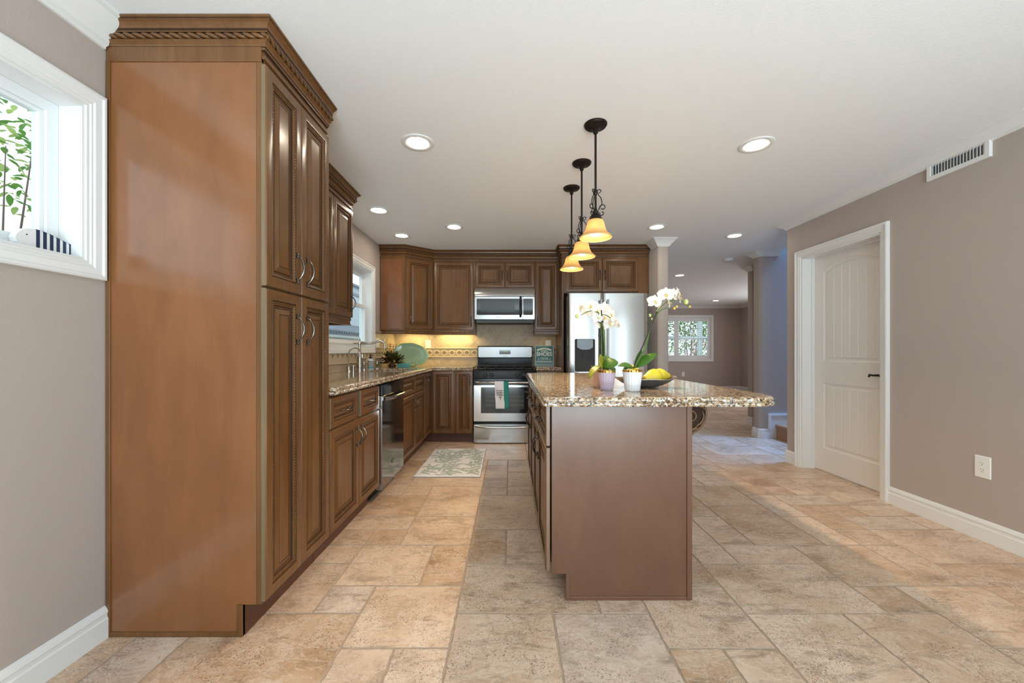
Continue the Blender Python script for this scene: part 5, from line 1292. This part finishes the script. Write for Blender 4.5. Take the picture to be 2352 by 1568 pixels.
# smoke detector
sm_ = thing('smoke_detector', (3.09, 5.57, CEIL), 'small round white smoke detector on the ceiling beyond the island', 'smoke detector')
MB().lathe([(0.070, 0), (0.070, -0.012), (0.062, -0.020), (0.058, -0.034), (0.045, -0.040), (0.001, -0.041)], (3.09, 5.57, CEIL - 0.0005), 28).build('cover', M['grey_detector'], sm_)

# ------------------------------------------------------------------ rug
rg_ = random.Random(3); pts = []
for (ax, ay, bx, by) in ((-0.872, 3.545, -0.272, 3.545), (-0.272, 3.545, -0.278, 4.545), (-0.278, 4.545, -0.862, 4.545), (-0.862, 4.545, -0.872, 3.545)):
    for k in range(26): pts.append((ax + (bx - ax) * k / 26 + rg_.gauss(0, 0.002), ay + (by - ay) * k / 26 + rg_.gauss(0, 0.002)))
rug = thing('kitchen_rug', (-0.57, 4.05, 0), 'white and sage green leaf pattern rug on the tiles in front of the sink', 'rug')
m = MB(); m.rings([[(x, y, 0.005) for x, y in pts], [(x, y, 0.011) for x, y in inset(pts, 0.002)], [(x, y, 0.014) for x, y in inset(pts, 0.008)]], 0, True, False, True)
def rug_leaf(x, y, a, L_, w_, bend):
    """flat woven leaf: a curved spine with a pointed outline and a jagged outer side"""
    n_ = 10; lft = []; rgt = []; px_, py_, aa = x, y, a
    for k in range(n_ + 1):
        t = k / n_; ww = w_ * math.sin(math.pi * t ** 0.8) * (1 if k % 2 else 0.74) * 0.5
        lft.append((px_ - math.sin(aa) * ww, py_ + math.cos(aa) * ww)); rgt.append((px_ + math.sin(aa) * ww * 0.7, py_ - math.cos(aa) * ww * 0.7))
        px_ += math.cos(aa) * L_ / n_; py_ += math.sin(aa) * L_ / n_; aa += bend / n_
    cl = lambda q: (min(-0.284, max(-0.860, q[0])), min(4.532, max(3.557, q[1])), 0.0146)
    rug_leaf.z = getattr(rug_leaf, 'z', 0.01420) + 0.000002
    vs = [cl(q)[:2] + (rug_leaf.z,) for q in lft] + [cl(q)[:2] + (rug_leaf.z,) for q in rgt]
    m.add(vs, [(k, k + 1, n_ + 2 + k, n_ + 1 + k) for k in range(n_)], 1)
rr_ = random.Random(12)
for sx, sy, sa, sgn in ((-0.84, 3.60, 0.5, 1), (-0.30, 3.70, 2.4, -1), (-0.80, 3.98, 0.3, 1), (-0.32, 4.10, 2.7, -1), (-0.84, 4.30, 0.4, 1), (-0.34, 4.44, 2.9, -1), (-0.58, 3.58, 1.2, -1), (-0.60, 4.02, 1.4, 1), (-0.56, 4.34, 0.9, -1), (-0.72, 3.78, -0.2, -1), (-0.44, 3.92, 0.2, 1), (-0.70, 4.18, 0.0, 1), (-0.42, 4.28, -0.3, -1), (-0.60, 3.80, 1.0, 1), (-0.50, 4.15, 2.2, 1), (-0.70, 4.40, -0.6, 1), (-0.40, 3.62, 0.3, 1), (-0.78, 3.70, 1.2, -1)):
    x, y, a = sx, sy, sa; st_ = []
    for k in range(12):
        st_.append((x, y)); x += 0.030 * math.cos(a); y += 0.030 * math.sin(a); a += sgn * (0.10 + 0.025 * k)
        if k in (0, 2, 5, 8, 10):
            for s_ in (1, -1): rug_leaf(x, y, a + s_ * rr_.uniform(0.5, 0.9), rr_.uniform(0.085, 0.13), rr_.uniform(0.036, 0.052), s_ * rr_.uniform(0.5, 1.3))
    for p, q in zip(st_, st_[1:]):
        dx, dy = q[0] - p[0], q[1] - p[1]; l_ = math.hypot(dx, dy); ox, oy = -dy / l_ * 0.005, dx / l_ * 0.005
        rug_leaf.z += 0.000002
        if all(-0.858 < v[0] < -0.286 and 3.56 < v[1] < 4.53 for v in (p, q)):
            m.add([(p[0] + ox, p[1] + oy, rug_leaf.z + 0.000001), (q[0] + ox, q[1] + oy, rug_leaf.z + 0.000001), (q[0] - ox, q[1] - oy, rug_leaf.z + 0.000001), (p[0] - ox, p[1] - oy, rug_leaf.z + 0.000001)], [(0, 1, 2, 3)], 1)
m.build('pile', [M['rug'], M['rugleaf']], rug, smooth=False, recalc=False)
m = MB(); m.zprism(inset(pts, -0.003), 0.0012, 0.006); m.build('backing', M['rugtrim'], rug, smooth=False)
# ------------------------------------------------------------------ lamps
M['lens'].node_tree.nodes['Principled BSDF'].inputs['Emission Strength'].default_value = 42
M['bulb'].node_tree.nodes['Principled BSDF'].inputs['Emission Strength'].default_value = 34
M['ucl'].node_tree.nodes['Principled BSDF'].inputs['Emission Strength'].default_value = 34
def can_light(x, y):
    t = thing('recessed_light', (x, y, CEIL), None, 'ceiling light', 'recessed ceiling lights')
    MB().lathe([(0.100, 0), (0.100, -0.004), (0.094, -0.007), (0.074, -0.006), (0.0625, -0.001)], (x, y, CEIL), 32, cap0=False, cap1=False).build('trim_ring', M['white'], t, angle=50)
    MB().lathe([(0.0635, -0.0012), (0.045, -0.0018), (0.002, -0.002)], (x, y, CEIL), 24, cap0=False).build('lens', M['lens'], t, angle=50)
    return t
spots = [(-0.578, 2.464, 'recessed ceiling light nearest the tall pantry crown'), (1.554, 2.490, 'recessed ceiling light alone on the right between pendants and wall vent'),
         (-1.22, 3.65, 'recessed ceiling light in front of the sink window'), (-0.59, 4.14, 'recessed ceiling light over the aisle before the wide upper cabinet'),
         (-1.226, 4.45, 'recessed ceiling light over the corner cabinet by the sink window'), (1.54, 4.14, 'recessed ceiling light in front of the white crowned column'),
         (2.534, 4.453, 'recessed ceiling light beyond the white door near the stair'), (2.915, 6.78, 'recessed ceiling light between column and smoke detector'),
         (5.32, 10.2, 'farthest small recessed ceiling light above the shuttered window')]
c0 = None
for x, y, lab in spots:
    if c0 is None: c = c0 = can_light(x, y)
    else: c = copy_tree(c0); c.location = (x, y, CEIL)
    c['label'] = lab

def pendant(x, y):
    t = thing('pendant_light', (x, y, CEIL), None, 'pendant light', 'amber pendants over the island')
    c = (x, y, 0)
    m = MB(); m.lathe([(0.066, CEIL - 0.0005), (0.066, CEIL - 0.006), (0.060, CEIL - 0.014), (0.020, CEIL - 0.020), (0.014, CEIL - 0.024), (0.014, CEIL - 0.050), (0.009, CEIL - 0.056), (0.001, CEIL - 0.057)], c, 28)
    m.tube([(x - 0.018, y - 0.02, CEIL - 0.015), (x - 0.018, y - 0.02, CEIL - 0.032)], [0.004, 0.001], 6); m.build('canopy', M['bronze'], t)
    MB().tube([(x, y, CEIL - 0.05), (x, y, 1.905)], 0.0066, 10).build('rod', M['bronze'], t)
    m = MB(); m.lathe([(0.008, 1.955), (0.010, 1.945), (0.018, 1.938), (0.018, 1.925), (0.024, 1.920), (0.034, 1.908), (0.036, 1.893), (0.030, 1.886)], c, 20); m.lathe([(0.010, 2.062), (0.012, 2.058), (0.012, 2.040), (0.009, 2.034)], c, 12); m.build('fitter', M['bronze'], t)
    for k in range(3):
        a = math.radians(-18 + 120 * k) ; d = Vector((math.cos(a), math.sin(a), 0)); o = Vector((x, y, 0)); m = MB(); pts = []
        for q in range(9):        # top curl
            th = -2.4 + q * 0.50; pts.append(o + d * (0.020 + 0.010 * math.sin(th)) + Vector((0, 0, 2.052 + 0.011 * math.cos(th))))
        for r, z in ((0.014, 2.035), (0.026, 2.020), (0.034, 2.000), (0.036, 1.985), (0.031, 1.970), (0.021, 1.955), (0.014, 1.945)): pts.append(o + d * r + Vector((0, 0, z)))
        m.tube(pts, 0.0026, 8, sm=3)
        pts = []
        for q in range(16):
            th = 3.6 - q * 0.42; r = 0.019 * (1 - q / 26); pts.append(o + d * (0.040 + r * math.cos(th)) + Vector((0, 0, 1.958 + r * math.sin(th))))
        m.tube(pts, 0.0026, 8, sm=3); pts = []
        for q in range(14):
            th = 2.7 + q * 0.42; r = 0.014 * (1 - q / 24); pts.append(o + d * (0.036 + r * math.cos(th)) + Vector((0, 0, 1.925 + r * math.sin(th))))
        m.tube(pts, 0.0026, 8, sm=3)
        m.build('scroll_arm', M['bronze'], t)
    prof = [(0.030, 1.892), (0.042, 1.886), (0.049, 1.872), (0.053, 1.852), (0.058, 1.834), (0.066, 1.818), (0.078, 1.804), (0.090, 1.795), (0.095, 1.790), (0.0945, 1.787)]
    inn = [(r - 0.0035, z - 0.001) for r, z in prof[::-1]]
    MB().lathe(prof + inn, c, 40, cap0=False, cap1=False).build('shade', M['shade'], t, angle=60)
    m = MB(); m.ball((x, y, 1.822), 0.027, 14); b = m.build('bulb', M['bulb'], t)
    l = bpy.data.lights.new('pendant_glow', 'SPOT'); l.energy = 17; l.color = (1.0, 0.74, 0.45); l.spot_size = math.radians(150); l.spot_blend = 0.6; l.shadow_soft_size = 0.02
    lo = bpy.data.objects.new('pendant_glow', l); COL.objects.link(lo); lo.parent = t; lo.location = (0, 0, 1.786 - CEIL)
    return t
p0 = None
for x, y, lab in ((0.491, 2.268, 'amber glass pendant nearest, with the lowest hanging large bell shade in view'), (0.495, 2.730, 'amber glass pendant in the middle of the row over the island'), (0.490, 3.147, 'amber glass pendant farthest, in front of the refrigerator cabinet')):
    if p0 is None: p = p0 = pendant(x, y)
    else: p = copy_tree(p0); p.location = (x, y, CEIL)
    p['label'] = lab
p0['label'] = 'amber glass pendant nearest of the three, largest, over the near end of the island'

def strip(x0, x1, y0, y1, lab, z=1.394):
    t = thing('undercabinet_light', ((x0 + x1) / 2, (y0 + y1) / 2, z - 0.02), lab, 'cabinet light', 'strip lights under the upper cabinets')
    MB().box(x0, x1, y0, y1, z - 0.014, z).build('housing', M['white'], t, smooth=False)
    MB().box(x0 + 0.006, x1 - 0.006, y0 + 0.006, y1 - 0.006, z - 0.0165, z - 0.0135).build('strip_lens', M['ucl'], t, smooth=False)
strip(-1.560, -1.540, 2.25, 2.75, 'warm strip light under the left upper cabinets by the sink window')
strip(-0.960, -0.520, 5.340, 5.390, 'warm strip light under the wide cabinet left of the microwave')
strip(-1.480, -1.120, 5.300, 5.345, 'warm strip light under the diagonal corner cabinet')
t = thing('puck_light', (0.44, 5.20, 1.375), 'small warm puck light under the narrow cabinet right of the microwave', 'cabinet light')
MB().lathe([(0.034, 1.394), (0.034, 1.384), (0.028, 1.380)], (0.44, 5.20, 0), 20).build('housing', M['chrome'], t); MB().lathe([(0.026, 1.3795), (0.001, 1.3788)], (0.44, 5.20, 0), 16, cap0=False).build('puck_lens', M['ucl'], t)

# ------------------------------------------------------------------ things on the island
def pot(t, x, y, rb, rt, h, mat):
    pr = [(rb * 0.9, 0.0), (rb, 0.004)] + [(rb + (rt - rb) * k / 8, 0.004 + (h - 0.013) * k / 8) for k in range(1, 9)]
    n = 12
    MB().lathe(pr + [(rt - 0.004, h - 0.014), (rt - 0.006, h - 0.03)], (x, y, CZ), 96, cap1=False, flute=(20, 0.022)).build('pot', mat, t, angle=50)
    MB().lathe([(rt * 1.005, h - 0.010), (rt * 1.03, h), (rt * 0.97, h), (rt * 0.94, h - 0.018)], (x, y, CZ), 96, cap0=False, cap1=False, flute=(20, 0.022)).build('gold_rim', M['gold'], t, angle=50)
    MB().lathe([(rt * 0.93, h - 0.016), (rt * 0.6, h - 0.010), (0.002, h - 0.007)], (x, y, CZ), 20, cap0=False).build('bark', M['bark'], t)
# one flower mesh (sepals and petals) and its lip, facing -y, about its own centre
def flower_meshes():
    rng = random.Random(2); m = MB(); up = (0, -1, 0)
    for a, L_, w_ in ((90, 0.036, 0.027), (218, 0.035, 0.025), (322, 0.035, 0.025)):
        d = Vector((math.cos(math.radians(a)), 0.10, math.sin(math.radians(a)))); m.leaf((0, 0.002, 0), d, up, L_, w_, -0.35, 0, 7, 0.10, 0.75)
    for a in (14, 166):
        d = Vector((math.cos(math.radians(a)), 0.0, math.sin(math.radians(a)))); m.leaf((0, 0, 0), d, up, 0.042, 0.046, -0.45, 0, 8, 0.10, 0.72)
    l = MB(); l.leaf((0, -0.004, -0.002), (0, -0.6, -0.8), up, 0.018, 0.013, 0.9, 0, 5, 0.35); l.leaf((0, -0.003, 0.002), (0.8, -0.7, 0.2), up, 0.010, 0.008, 0.5, 0, 4, 0.3); l.leaf((0, -0.003, 0.002), (-0.8, -0.7, 0.2), up, 0.010, 0.008, 0.5, 0, 4, 0.3); l.ball((0, -0.006, 0.003), 0.0038, 8)
    a = m.build('flower', M['petal'], None, angle=80, recalc=False); b = l.build('lip', M['lip'], None, angle=80, recalc=False)
    for o in (a, b):
        off = o.location.copy(); o.data.transform(Matrix.Translation(off)); o.location = (0, 0, 0)
    da, db = a.data, b.data; bpy.data.objects.remove(a); bpy.data.objects.remove(b); return da, db
FM, LM = flower_meshes()
def flower(t, p, yaw, pitch=0.0, roll=0.0, s=1.0):
    f = bpy.data.objects.new('flower', FM); COL.objects.link(f); f.parent = t
    f.location = Vector(p) - t.location; f.rotation_euler = (pitch, roll, yaw); f.scale = (s, s, s)
    l = bpy.data.objects.new('lip', LM); COL.objects.link(l); l.parent = f
def bud(t, p, r, mat, d=(0, 0, 1)):
    m = MB(); m.ball((0, 0, 0), r, 10, 0, 1.25); m.v = [(p[0] + x, p[1] + y, p[2] + z) for x, y, z in m.v]; m.build('bud', mat, t)
def leaf_part(t, base, tip, w, curl, mat, up=(0, 0, 1)):
    b = Vector(base); d = Vector(tip) - b; m = MB(); m.leaf(b, d, up, d.length, w, curl, 0, 9, 0.22, 0.9); o = m.build('leaf', mat, t, angle=80, recalc=False)
    sm = o.modifiers.new('thickness', 'SOLIDIFY'); sm.thickness = 0.002

YA = 2.010; XA = P(1394, 895, YA).x
oa = thing('potted_orchid', (XA, YA, CZ), 'white orchid in a fluted lavender pot with gold rim on the island', 'plant')
pot(oa, XA, YA, 0.031, 0.0425, 0.100, M['pot_lav'])
pts = [P(1390, 848, YA), P(1389, 800, YA), P(1387, 760, YA), P(1382, 735, YA), P(1374, 718, YA - 0.01), P(1362, 712, YA - 0.02), P(1348, 716, YA - 0.03), P(1334, 724, YA - 0.035)]
MB().tube(pts, [0.0042, 0.004, 0.0038, 0.0034, 0.003, 0.0026, 0.0022, 0.0016], 8).build('stem', M['stem'], oa)
m = MB().tube([P(1386, 846, YA + 0.012), P(1381.5, 712, YA + 0.012)], 0.0030, 8); m.box(*[v for q in ((P(1377, 738, YA).x, P(1386, 738, YA).x), (YA - 0.004, YA + 0.016), (P(0, 741, YA).z, P(0, 737, YA).z)) for v in q]); m.build('stake', M['stake'], oa)
for (x, y, dy, yaw, pit, s) in ((1337, 707, -0.05, -1.1, 0.1, 0.80), (1347, 718, 0.0, 0.4, -0.3, 0.95), (1358, 704, -0.03, -0.5, 0.1, 1.05), (1369, 713, 0.0, 1.0, 0.0, 1.0), (1387, 709, 0.02, 2.6, 0.15, 1.05), (1373, 731, -0.02, 0.3, -0.2, 0.80)):
    flower(oa, P(x, y, YA + dy), yaw, pit, 0.12 * math.sin(x), s * 0.98)
bud(oa, P(1325, 726, YA - 0.04), 0.0095, M['bud'])
leaf_part(oa, P(1388, 846, YA - 0.01), P(1417, 823, YA - 0.03), 0.062, -0.9, M['leaf'], (-0.3, -0.75, 0.6)); leaf_part(oa, P(1394, 847, YA + 0.02), P(1394, 812, YA + 0.05), 0.052, -0.5, M['leaf'], (0.1, -1, 0.2)); leaf_part(oa, P(1394, 848, YA - 0.01), P(1412, 845, YA - 0.06), 0.045, -0.7, M['leaf'])
leaf_part(oa, P(1384, 846, YA), P(1370, 814, YA + 0.01), 0.045, 0.8, M['leafy'], (0.5, -0.8, 0.3))

YB2 = 2.165; XB = 0.489
ob = thing('potted_orchid', (XB, YB2, CZ), 'white orchid in a peach pot behind the lavender pot', 'plant')
pot(ob, XB, YB2, 0.033, 0.046, 0.098, M['pot_peach'])
pts = [P(1383, 846, YB2), P(1382, 800, YB2), P(1381, 765, YB2), P(1379, 735, YB2), P(1384, 722, YB2), P(1394, 724, YB2 - 0.01), P(1408, 735, YB2 - 0.02), P(1418, 744, YB2 - 0.03)]
MB().tube(pts, [0.0042, 0.004, 0.0038, 0.0034, 0.003, 0.0026, 0.0022, 0.0016], 8).build('stem', M['stem'], ob)
m = MB().tube([P(1379, 846, YB2 + 0.01), P(1378, 738, YB2 + 0.01)], 0.0028, 8)
for q in (738, 770): m.box(P(1375, q, YB2).x, P(1381, q, YB2).x, YB2 - 0.006, YB2 + 0.014, P(0, q + 2, YB2).z, P(0, q - 2, YB2).z)
m.build('stake', M['stake'], ob)
for (x, y, dy, yaw, pit, s) in ((1388, 729, 0.02, 0.2, 0.1, 1.0), (1402, 722, 0.01, 0.6, 0.15, 1.0), (1399, 744, -0.02, 0.3, -0.25, 1.0), (1413, 738, -0.03, 0.8, 0.0, 0.95), (1420, 746, -0.04, 0.9, -0.2, 0.75), (1382, 746, 0.0, -0.2, -0.2, 0.9), (1377, 728, 0.03, 2.9, 0.1, 0.95)):
    flower(ob, P(x, y, YB2 + dy), yaw, pit, 0.2 * math.cos(x), s)
leaf_part(ob, P(1378, 842, YB2 - 0.03), P(1350, 853, YB2 - 0.11), 0.040, -0.9, M['leafy'], (-0.35, -0.55, 0.7)); leaf_part(ob, P(1376, 846, YB2), P(1358, 838, YB2 + 0.06), 0.045, -0.3, M['leaf'])

YC = 1.960; XC = P(1452.5, 898, YC).x
oc = thing('potted_orchid', (XC, YC, CZ), 'white orchid leaning right in a fluted white pot with gold rim', 'plant')
pot(oc, XC, YC, 0.036, 0.0465, 0.106, M['pot_white'])
pts = [P(1456, 846, YC), P(1467, 826, YC), P(1479, 806, YC), P(1486, 785, YC), P(1490, 765, YC), P(1498, 742, YC), P(1507, 722, YC), P(1513, 708, YC), P(1524, 698, YC), P(1536, 690, YC), P(1552, 690, YC - 0.01)]
MB().tube(pts, [0.0052, 0.005, 0.0048, 0.0044, 0.004, 0.0038, 0.0036, 0.0032, 0.003, 0.0026, 0.002], 8).build('stem', M['stem'], oc)
pts = [P(1508, 722, YC - 0.004), P(1520, 711, YC - 0.01), P(1534, 706, YC - 0.012), P(1552, 706, YC - 0.015)]
m = MB().tube(pts, [0.003, 0.0026, 0.0022, 0.0016], 8); m.tube([P(1562, 690, YC - 0.01), P(1574, 695, YC - 0.015), P(1584, 704, YC - 0.02)], [0.002, 0.0018, 0.0014], 6); m.tube([P(1505, 727, YC), P(1499, 722, YC - 0.01), P(1494, 723, YC - 0.02)], [0.0024, 0.002, 0.0016], 6); m.build('side_stem', M['stem'], oc)
m = MB().tube([P(1455, 845, YC - 0.012), P(1509, 716, YC - 0.008)], 0.0030, 8); m.ball(P(1508, 718, YC - 0.008), 0.006, 8); m.build('stake', M['stake'], oc)
for (x, y, dy, yaw, pit, s) in ((1504, 693, -0.02, 0.15, 0.1, 1.02), (1530, 677, -0.02, -0.2, 0.15, 1.08), (1548, 677, 0.01, 0.2, 0.1, 1.0), (1557, 675, -0.01, 0.9, 0.15, 0.95), (1538, 697, -0.03, 1.25, -0.2, 0.85), (1562, 686, -0.02, 1.2, -0.35, 0.85)):
    flower(oc, P(x, y, YC + dy), yaw, pit, 0.15 * math.sin(x), s)
bud(oc, P(1576, 693, YC - 0.02), 0.0115, M['bud']); bud(oc, P(1584.5, 704, YC - 0.02), 0.0055, M['budy']); bud(oc, P(1549, 708, YC - 0.02), 0.0062, M['budy']); bud(oc, P(1555, 704, YC - 0.015), 0.0050, M['budy']); bud(oc, P(1493, 724, YC - 0.02), 0.0065, M['bud']); bud(oc, P(1497, 732, YC - 0.02), 0.0040, M['bud'])
leaf_part(oc, P(1462, 843, YC), P(1508, 808, YC - 0.03), 0.050, -0.35, M['leaf'], (-0.35, -0.75, 0.55)); leaf_part(oc, P(1456, 846, YC + 0.02), P(1477, 802, YC + 0.05), 0.045, -0.25, M['leaf'], (0.45, -0.85, 0.1)); leaf_part(oc, P(1456, 846, YC - 0.01), P(1424, 832, YC - 0.05), 0.042, -0.5, M['leaf'], (0.2, -0.5, 0.85)); leaf_part(oc, P(1452, 846, YC - 0.01), P(1433, 843, YC - 0.07), 0.036, -0.4, M['leaf'])

# leaf shaped metal bowl with pears
BX, BY = 0.735, 2.150
bw = thing('fruit_bowl', (BX, BY, CZ), 'dark metal leaf-shaped bowl with silver rim holding pears', 'bowl')
def bowl_loop(s, z, lift=0.0, n=48):
    L = []
    for k in range(n):
        a = 2 * math.pi * k / n; c, sn_ = math.cos(a), math.sin(a)
        x = 0.172 * s * (abs(c) ** 0.85) * (1 if c > 0 else -1); y = 0.105 * s * sn_ * (0.35 + 0.65 * abs(sn_) ** 0.4)
        L.append((BX + x, BY + y, CZ + z + lift * abs(c) ** 3 + (0.0015 * math.sin(7 * a) if s > 0.9 else 0)))
    return L
outer = [bowl_loop(0.20, 0.001), bowl_loop(0.30, 0.002), bowl_loop(0.55, 0.014), bowl_loop(0.75, 0.029), bowl_loop(0.90, 0.041, 0.006), bowl_loop(1.0, 0.048, 0.010)]
inner = [bowl_loop(0.97, 0.0475, 0.010), bowl_loop(0.88, 0.041, 0.006), bowl_loop(0.73, 0.031), bowl_loop(0.52, 0.018), bowl_loop(0.28, 0.007), bowl_loop(0.05, 0.006)]
MB().rings(outer + inner, 0, True, True, True).build('dish', M['bowl'], bw, angle=60)
m = MB(); m.tube(bowl_loop(0.985, 0.049, 0.010), 0.0030, 6, closed=True); m.build('rim', M['silver'], bw)
def pear(c, axis, label, s=1.0):
    c = Vector(c); ax = Vector(axis).normalized(); t = thing('pear', c, label, 'pear', 'pears in the metal bowl')
    prof = [(0.001, -0.040), (0.018, -0.038), (0.030, -0.029), (0.0365, -0.014), (0.0365, 0.0), (0.033, 0.014), (0.026, 0.027), (0.0205, 0.038), (0.017, 0.048), (0.012, 0.055), (0.004, 0.056), (0.001, 0.0535)]
    m = MB(); m.lathe([(r * s, z * s) for r, z in prof], (0, 0, 0), 22); q = Vector((0, 0, 1)).rotation_difference(ax).to_matrix(); m.v = [tuple(c + q @ Vector(v)) for v in m.v]; m.build('body', M['pear'], t)
    m = MB(); m.tube([c + ax * 0.053 * s, c + ax * 0.066 * s + Vector((0.001, 0, 0.001)), c + ax * 0.078 * s + Vector((0.004, 0, 0.003))], [0.0016, 0.0014, 0.0020], 6); m.build('stem', M['twig'], t)
pear((0.763, 2.105, CZ + 0.062), (-0.75, -0.35, -0.12), 'large yellow pear in front in the metal bowl right of the white pot', 1.12)
pear((0.828, 2.170, CZ + 0.066), (0.90, 0.2, -0.10), 'yellow pear at the right end of the metal bowl', 1.0)
pear((0.690, 2.185, CZ + 0.068), (-0.1, 0.05, 1.0), 'yellow pear standing upright behind the white orchid pot', 0.98)

# ------------------------------------------------------------------ wooden fish on the near window sill
ZS = W1[2] + 0.0105
fi = thing('wooden_fish', (-1.662, 1.41, ZS), 'white wooden toy fish with navy stripes on the near window sill', 'fish')
top = [(1.312, 0.028), (1.318, 0.045), (1.332, 0.060), (1.352, 0.069), (1.378, 0.071), (1.410, 0.067), (1.440, 0.058), (1.468, 0.049), (1.484, 0.046)]
bot = [(1.484, 0.0), (1.47, 0.003), (1.44, 0.001), (1.36, 0.0), (1.33, 0.004), (1.317, 0.014)]
m = MB(); m.prism(top + bot, (-1.662, 0, ZS), YU, ZU, XU, -0.011, 0.011); m.build('body', M['fishwhite'], fi, smooth=False, bevel=0.003)
def topz(y):
    for a, b in zip(top, top[1:]):
        if a[0] <= y <= b[0]: return a[1] + (b[1] - a[1]) * (y - a[0]) / (b[0] - a[0])
    return top[-1][1]
for k in range(6):
    ya = 1.372 + 0.0205 * k; yb = ya + 0.0105 + (0.004 if k == 5 else 0)
    m = MB(); m.prism([(ya, -0.0), (yb, -0.0), (yb, topz(min(yb, 1.483)) + 0.0008), (ya, topz(ya) + 0.0008)], (-1.662, 0, ZS), YU, ZU, XU, -0.0118, 0.0118); m.build('stripe', M['navy'], fi, smooth=False)
m = MB(); m.ball((-1.6505, 1.345, ZS + 0.046), 0.0022, 8); m.build('eye', M['ink'], fi)

# ------------------------------------------------------------------ outdoors
struct('ground', MB().box(-30, XL - 0.2, -8, 40, -0.25, -0.15).box(XL - 0.2, 30, 11.7, 40, -0.25, -0.15), M['ground'], smooth=False)
def shrub(name, c, rad, n, size, mats, label, cat, seed, twigs=0, base=None, group=None, seg=3):
    rng = random.Random(seed); t = thing(name, (c[0], c[1], base if base is not None else c[2] - rad[2]), label, cat, group)
    ms = [MB() for _ in mats]
    for k in range(n):
        while True:
            p = Vector((rng.uniform(-1, 1), rng.uniform(-1, 1), rng.uniform(-1, 1)))
            if 0.15 < p.length < 1: break
        q = Vector(c) + Vector((p.x * rad[0], p.y * rad[1], p.z * rad[2])); i = rng.randrange(len(mats))
        ms[i].leaf(q, (rng.uniform(-1, 1), rng.uniform(-1, 1), rng.uniform(-0.9, 0.5)), (0, 0, 1), size * rng.uniform(0.7, 1.3), size * 0.55, rng.uniform(-0.5, 0.5), 0, seg, 0.2)
    for m_, mt, nm in zip(ms, mats, ('foliage', 'pale_foliage', 'blossoms')): m_.build(nm, mt, t, angle=80, recalc=False)
    tw_ = MB(); b0 = Vector((c[0], c[1], base if base is not None else c[2] - rad[2]))
    for k in range(max(3, twigs)):
        e = Vector(c) + Vector((rng.uniform(-.8, .8) * rad[0], rng.uniform(-.8, .8) * rad[1], rng.uniform(-.5, .9) * rad[2])); mid = (b0 + e) / 2 + Vector((rng.uniform(-.1, .1), rng.uniform(-.1, .1), 0.1))
        tw_.tube([b0, mid, e], [0.02 * max(rad) + 0.003, 0.012 * max(rad) + 0.002, 0.002], 5)
    tw_.build('branches', M['twig'], t); return t
shrub('flowering_tree', (-2.55, 2.02, 2.30), (0.46, 0.42, 0.46), 620, 0.048, [M['gleaf'], M['gleaf2']], 'sunlit leafy tree branches outside the near left window, upper cluster', 'tree', 11, 16, -0.15, None, 7)
shrub('flowering_shrub', (-3.05, 2.55, 1.60), (0.50, 0.42, 0.26), 300, 0.048, [M['gleaf'], M['gleaf2']], 'sunlit leafy twigs low outside the near left window above the fish', 'shrub', 12, 10, -0.15, None, 7)
# neighbour seen through the sink window
fe = thing('board_fence', (-4.6, 11.0, -0.15), 'grey vertical board fence outside the sink window', 'fence')
m = MB()
for k in range(90): m.box(-4.62, -4.60, 5.0 + 0.15 * k, 5.142 + 0.15 * k, -0.15, 1.50)
m.build('boards', M['fence'], fe, smooth=False)
MB().box(-4.60, -4.55, 5.0, 18.5, 1.36, 1.44).box(-4.66, -4.54, 5.0, 18.5, 1.50, 1.54).build('rail', M['fence'], fe, smooth=False)
hs = thing('neighbour_house', (-8.5, 14.0, -0.15), 'pale grey neighbouring house with tiled roof seen through the sink window', 'house')
MB().box(-9.5, -8.2, 12.0, 30.0, -0.15, 4.55).build('wall', M['housewall'], hs, smooth=False)
MB().box(-8.2, -8.12, 12.0, 30.0, 4.05, 4.17).box(-8.2, -8.0, 12.0, 30.0, 4.50, 4.60).build('fascia', M['roof'], hs, smooth=False)
m = MB(); m.prism([(-8.2, 2.40), (-5.6, 1.78), (-5.6, 1.70), (-8.2, 2.28)], (0, 0, 0), XU, ZU, YU, 9.0, 30.0)
for k in range(104): m.tube([(-5.55, 9.1 + 0.2 * k, 1.78), (-8.2, 9.1 + 0.2 * k, 2.42)], 0.055, 6)
m.build('lower_roof', M['roof'], hs, smooth=False)
MB().box(-5.75, -5.65, 9.0, 30.0, -0.15, 1.70).build('lower_wall', M['housewall'], hs, smooth=False)
# garden seen through the far shuttered window
po = thing('porch_frame', (5.6, 13.2, -0.15), 'pale teal porch posts and rail outside the far shuttered window', 'porch')
for x in (4.75, 6.35, 7.9): MB().box(x - 0.06, x + 0.06, 13.14, 13.26, -0.15, 3.2).build('post', M['porch'], po, smooth=False)
MB().box(3.2, 9.2, 13.16, 13.24, 1.52, 1.62).box(3.2, 9.2, 13.1, 13.3, 3.1, 3.2).build('rail', M['porch'], po, smooth=False)
for i, (x, y, z, r, n, lab) in enumerate(((4.7, 17.0, 2.6, (1.5, 1.0, 1.6), 2600, 'green garden tree left of center beyond the far window'), (7.75, 17.0, 2.6, (1.4, 0.9, 1.6), 2600, 'dark green garden tree right beyond the far window'))):
    shrub('garden_tree', (x, y, z), r, n, 0.125, [M['gleaf'], M['gleaf2']] if i == 0 else [M['gleaf'], M['gleaf']], lab, 'tree', 20 + i, 8, -0.15, 'trees outside the far window')
shrub('flower_bush', (7.05, 14.3, 1.05), (0.55, 0.35, 0.66), 700, 0.085, [M['gleaf'], M['gleaf2'], M['pink']], 'bush with pink blossoms outside the far shuttered window', 'bush', 31, 6, -0.15)
shrub('low_hedge', (5.5, 14.6, 0.70), (1.0, 0.35, 0.85), 1300, 0.085, [M['gleaf'], M['gleaf2']], 'low pale green hedge outside the far shuttered window', 'hedge', 32, 6, -0.15)
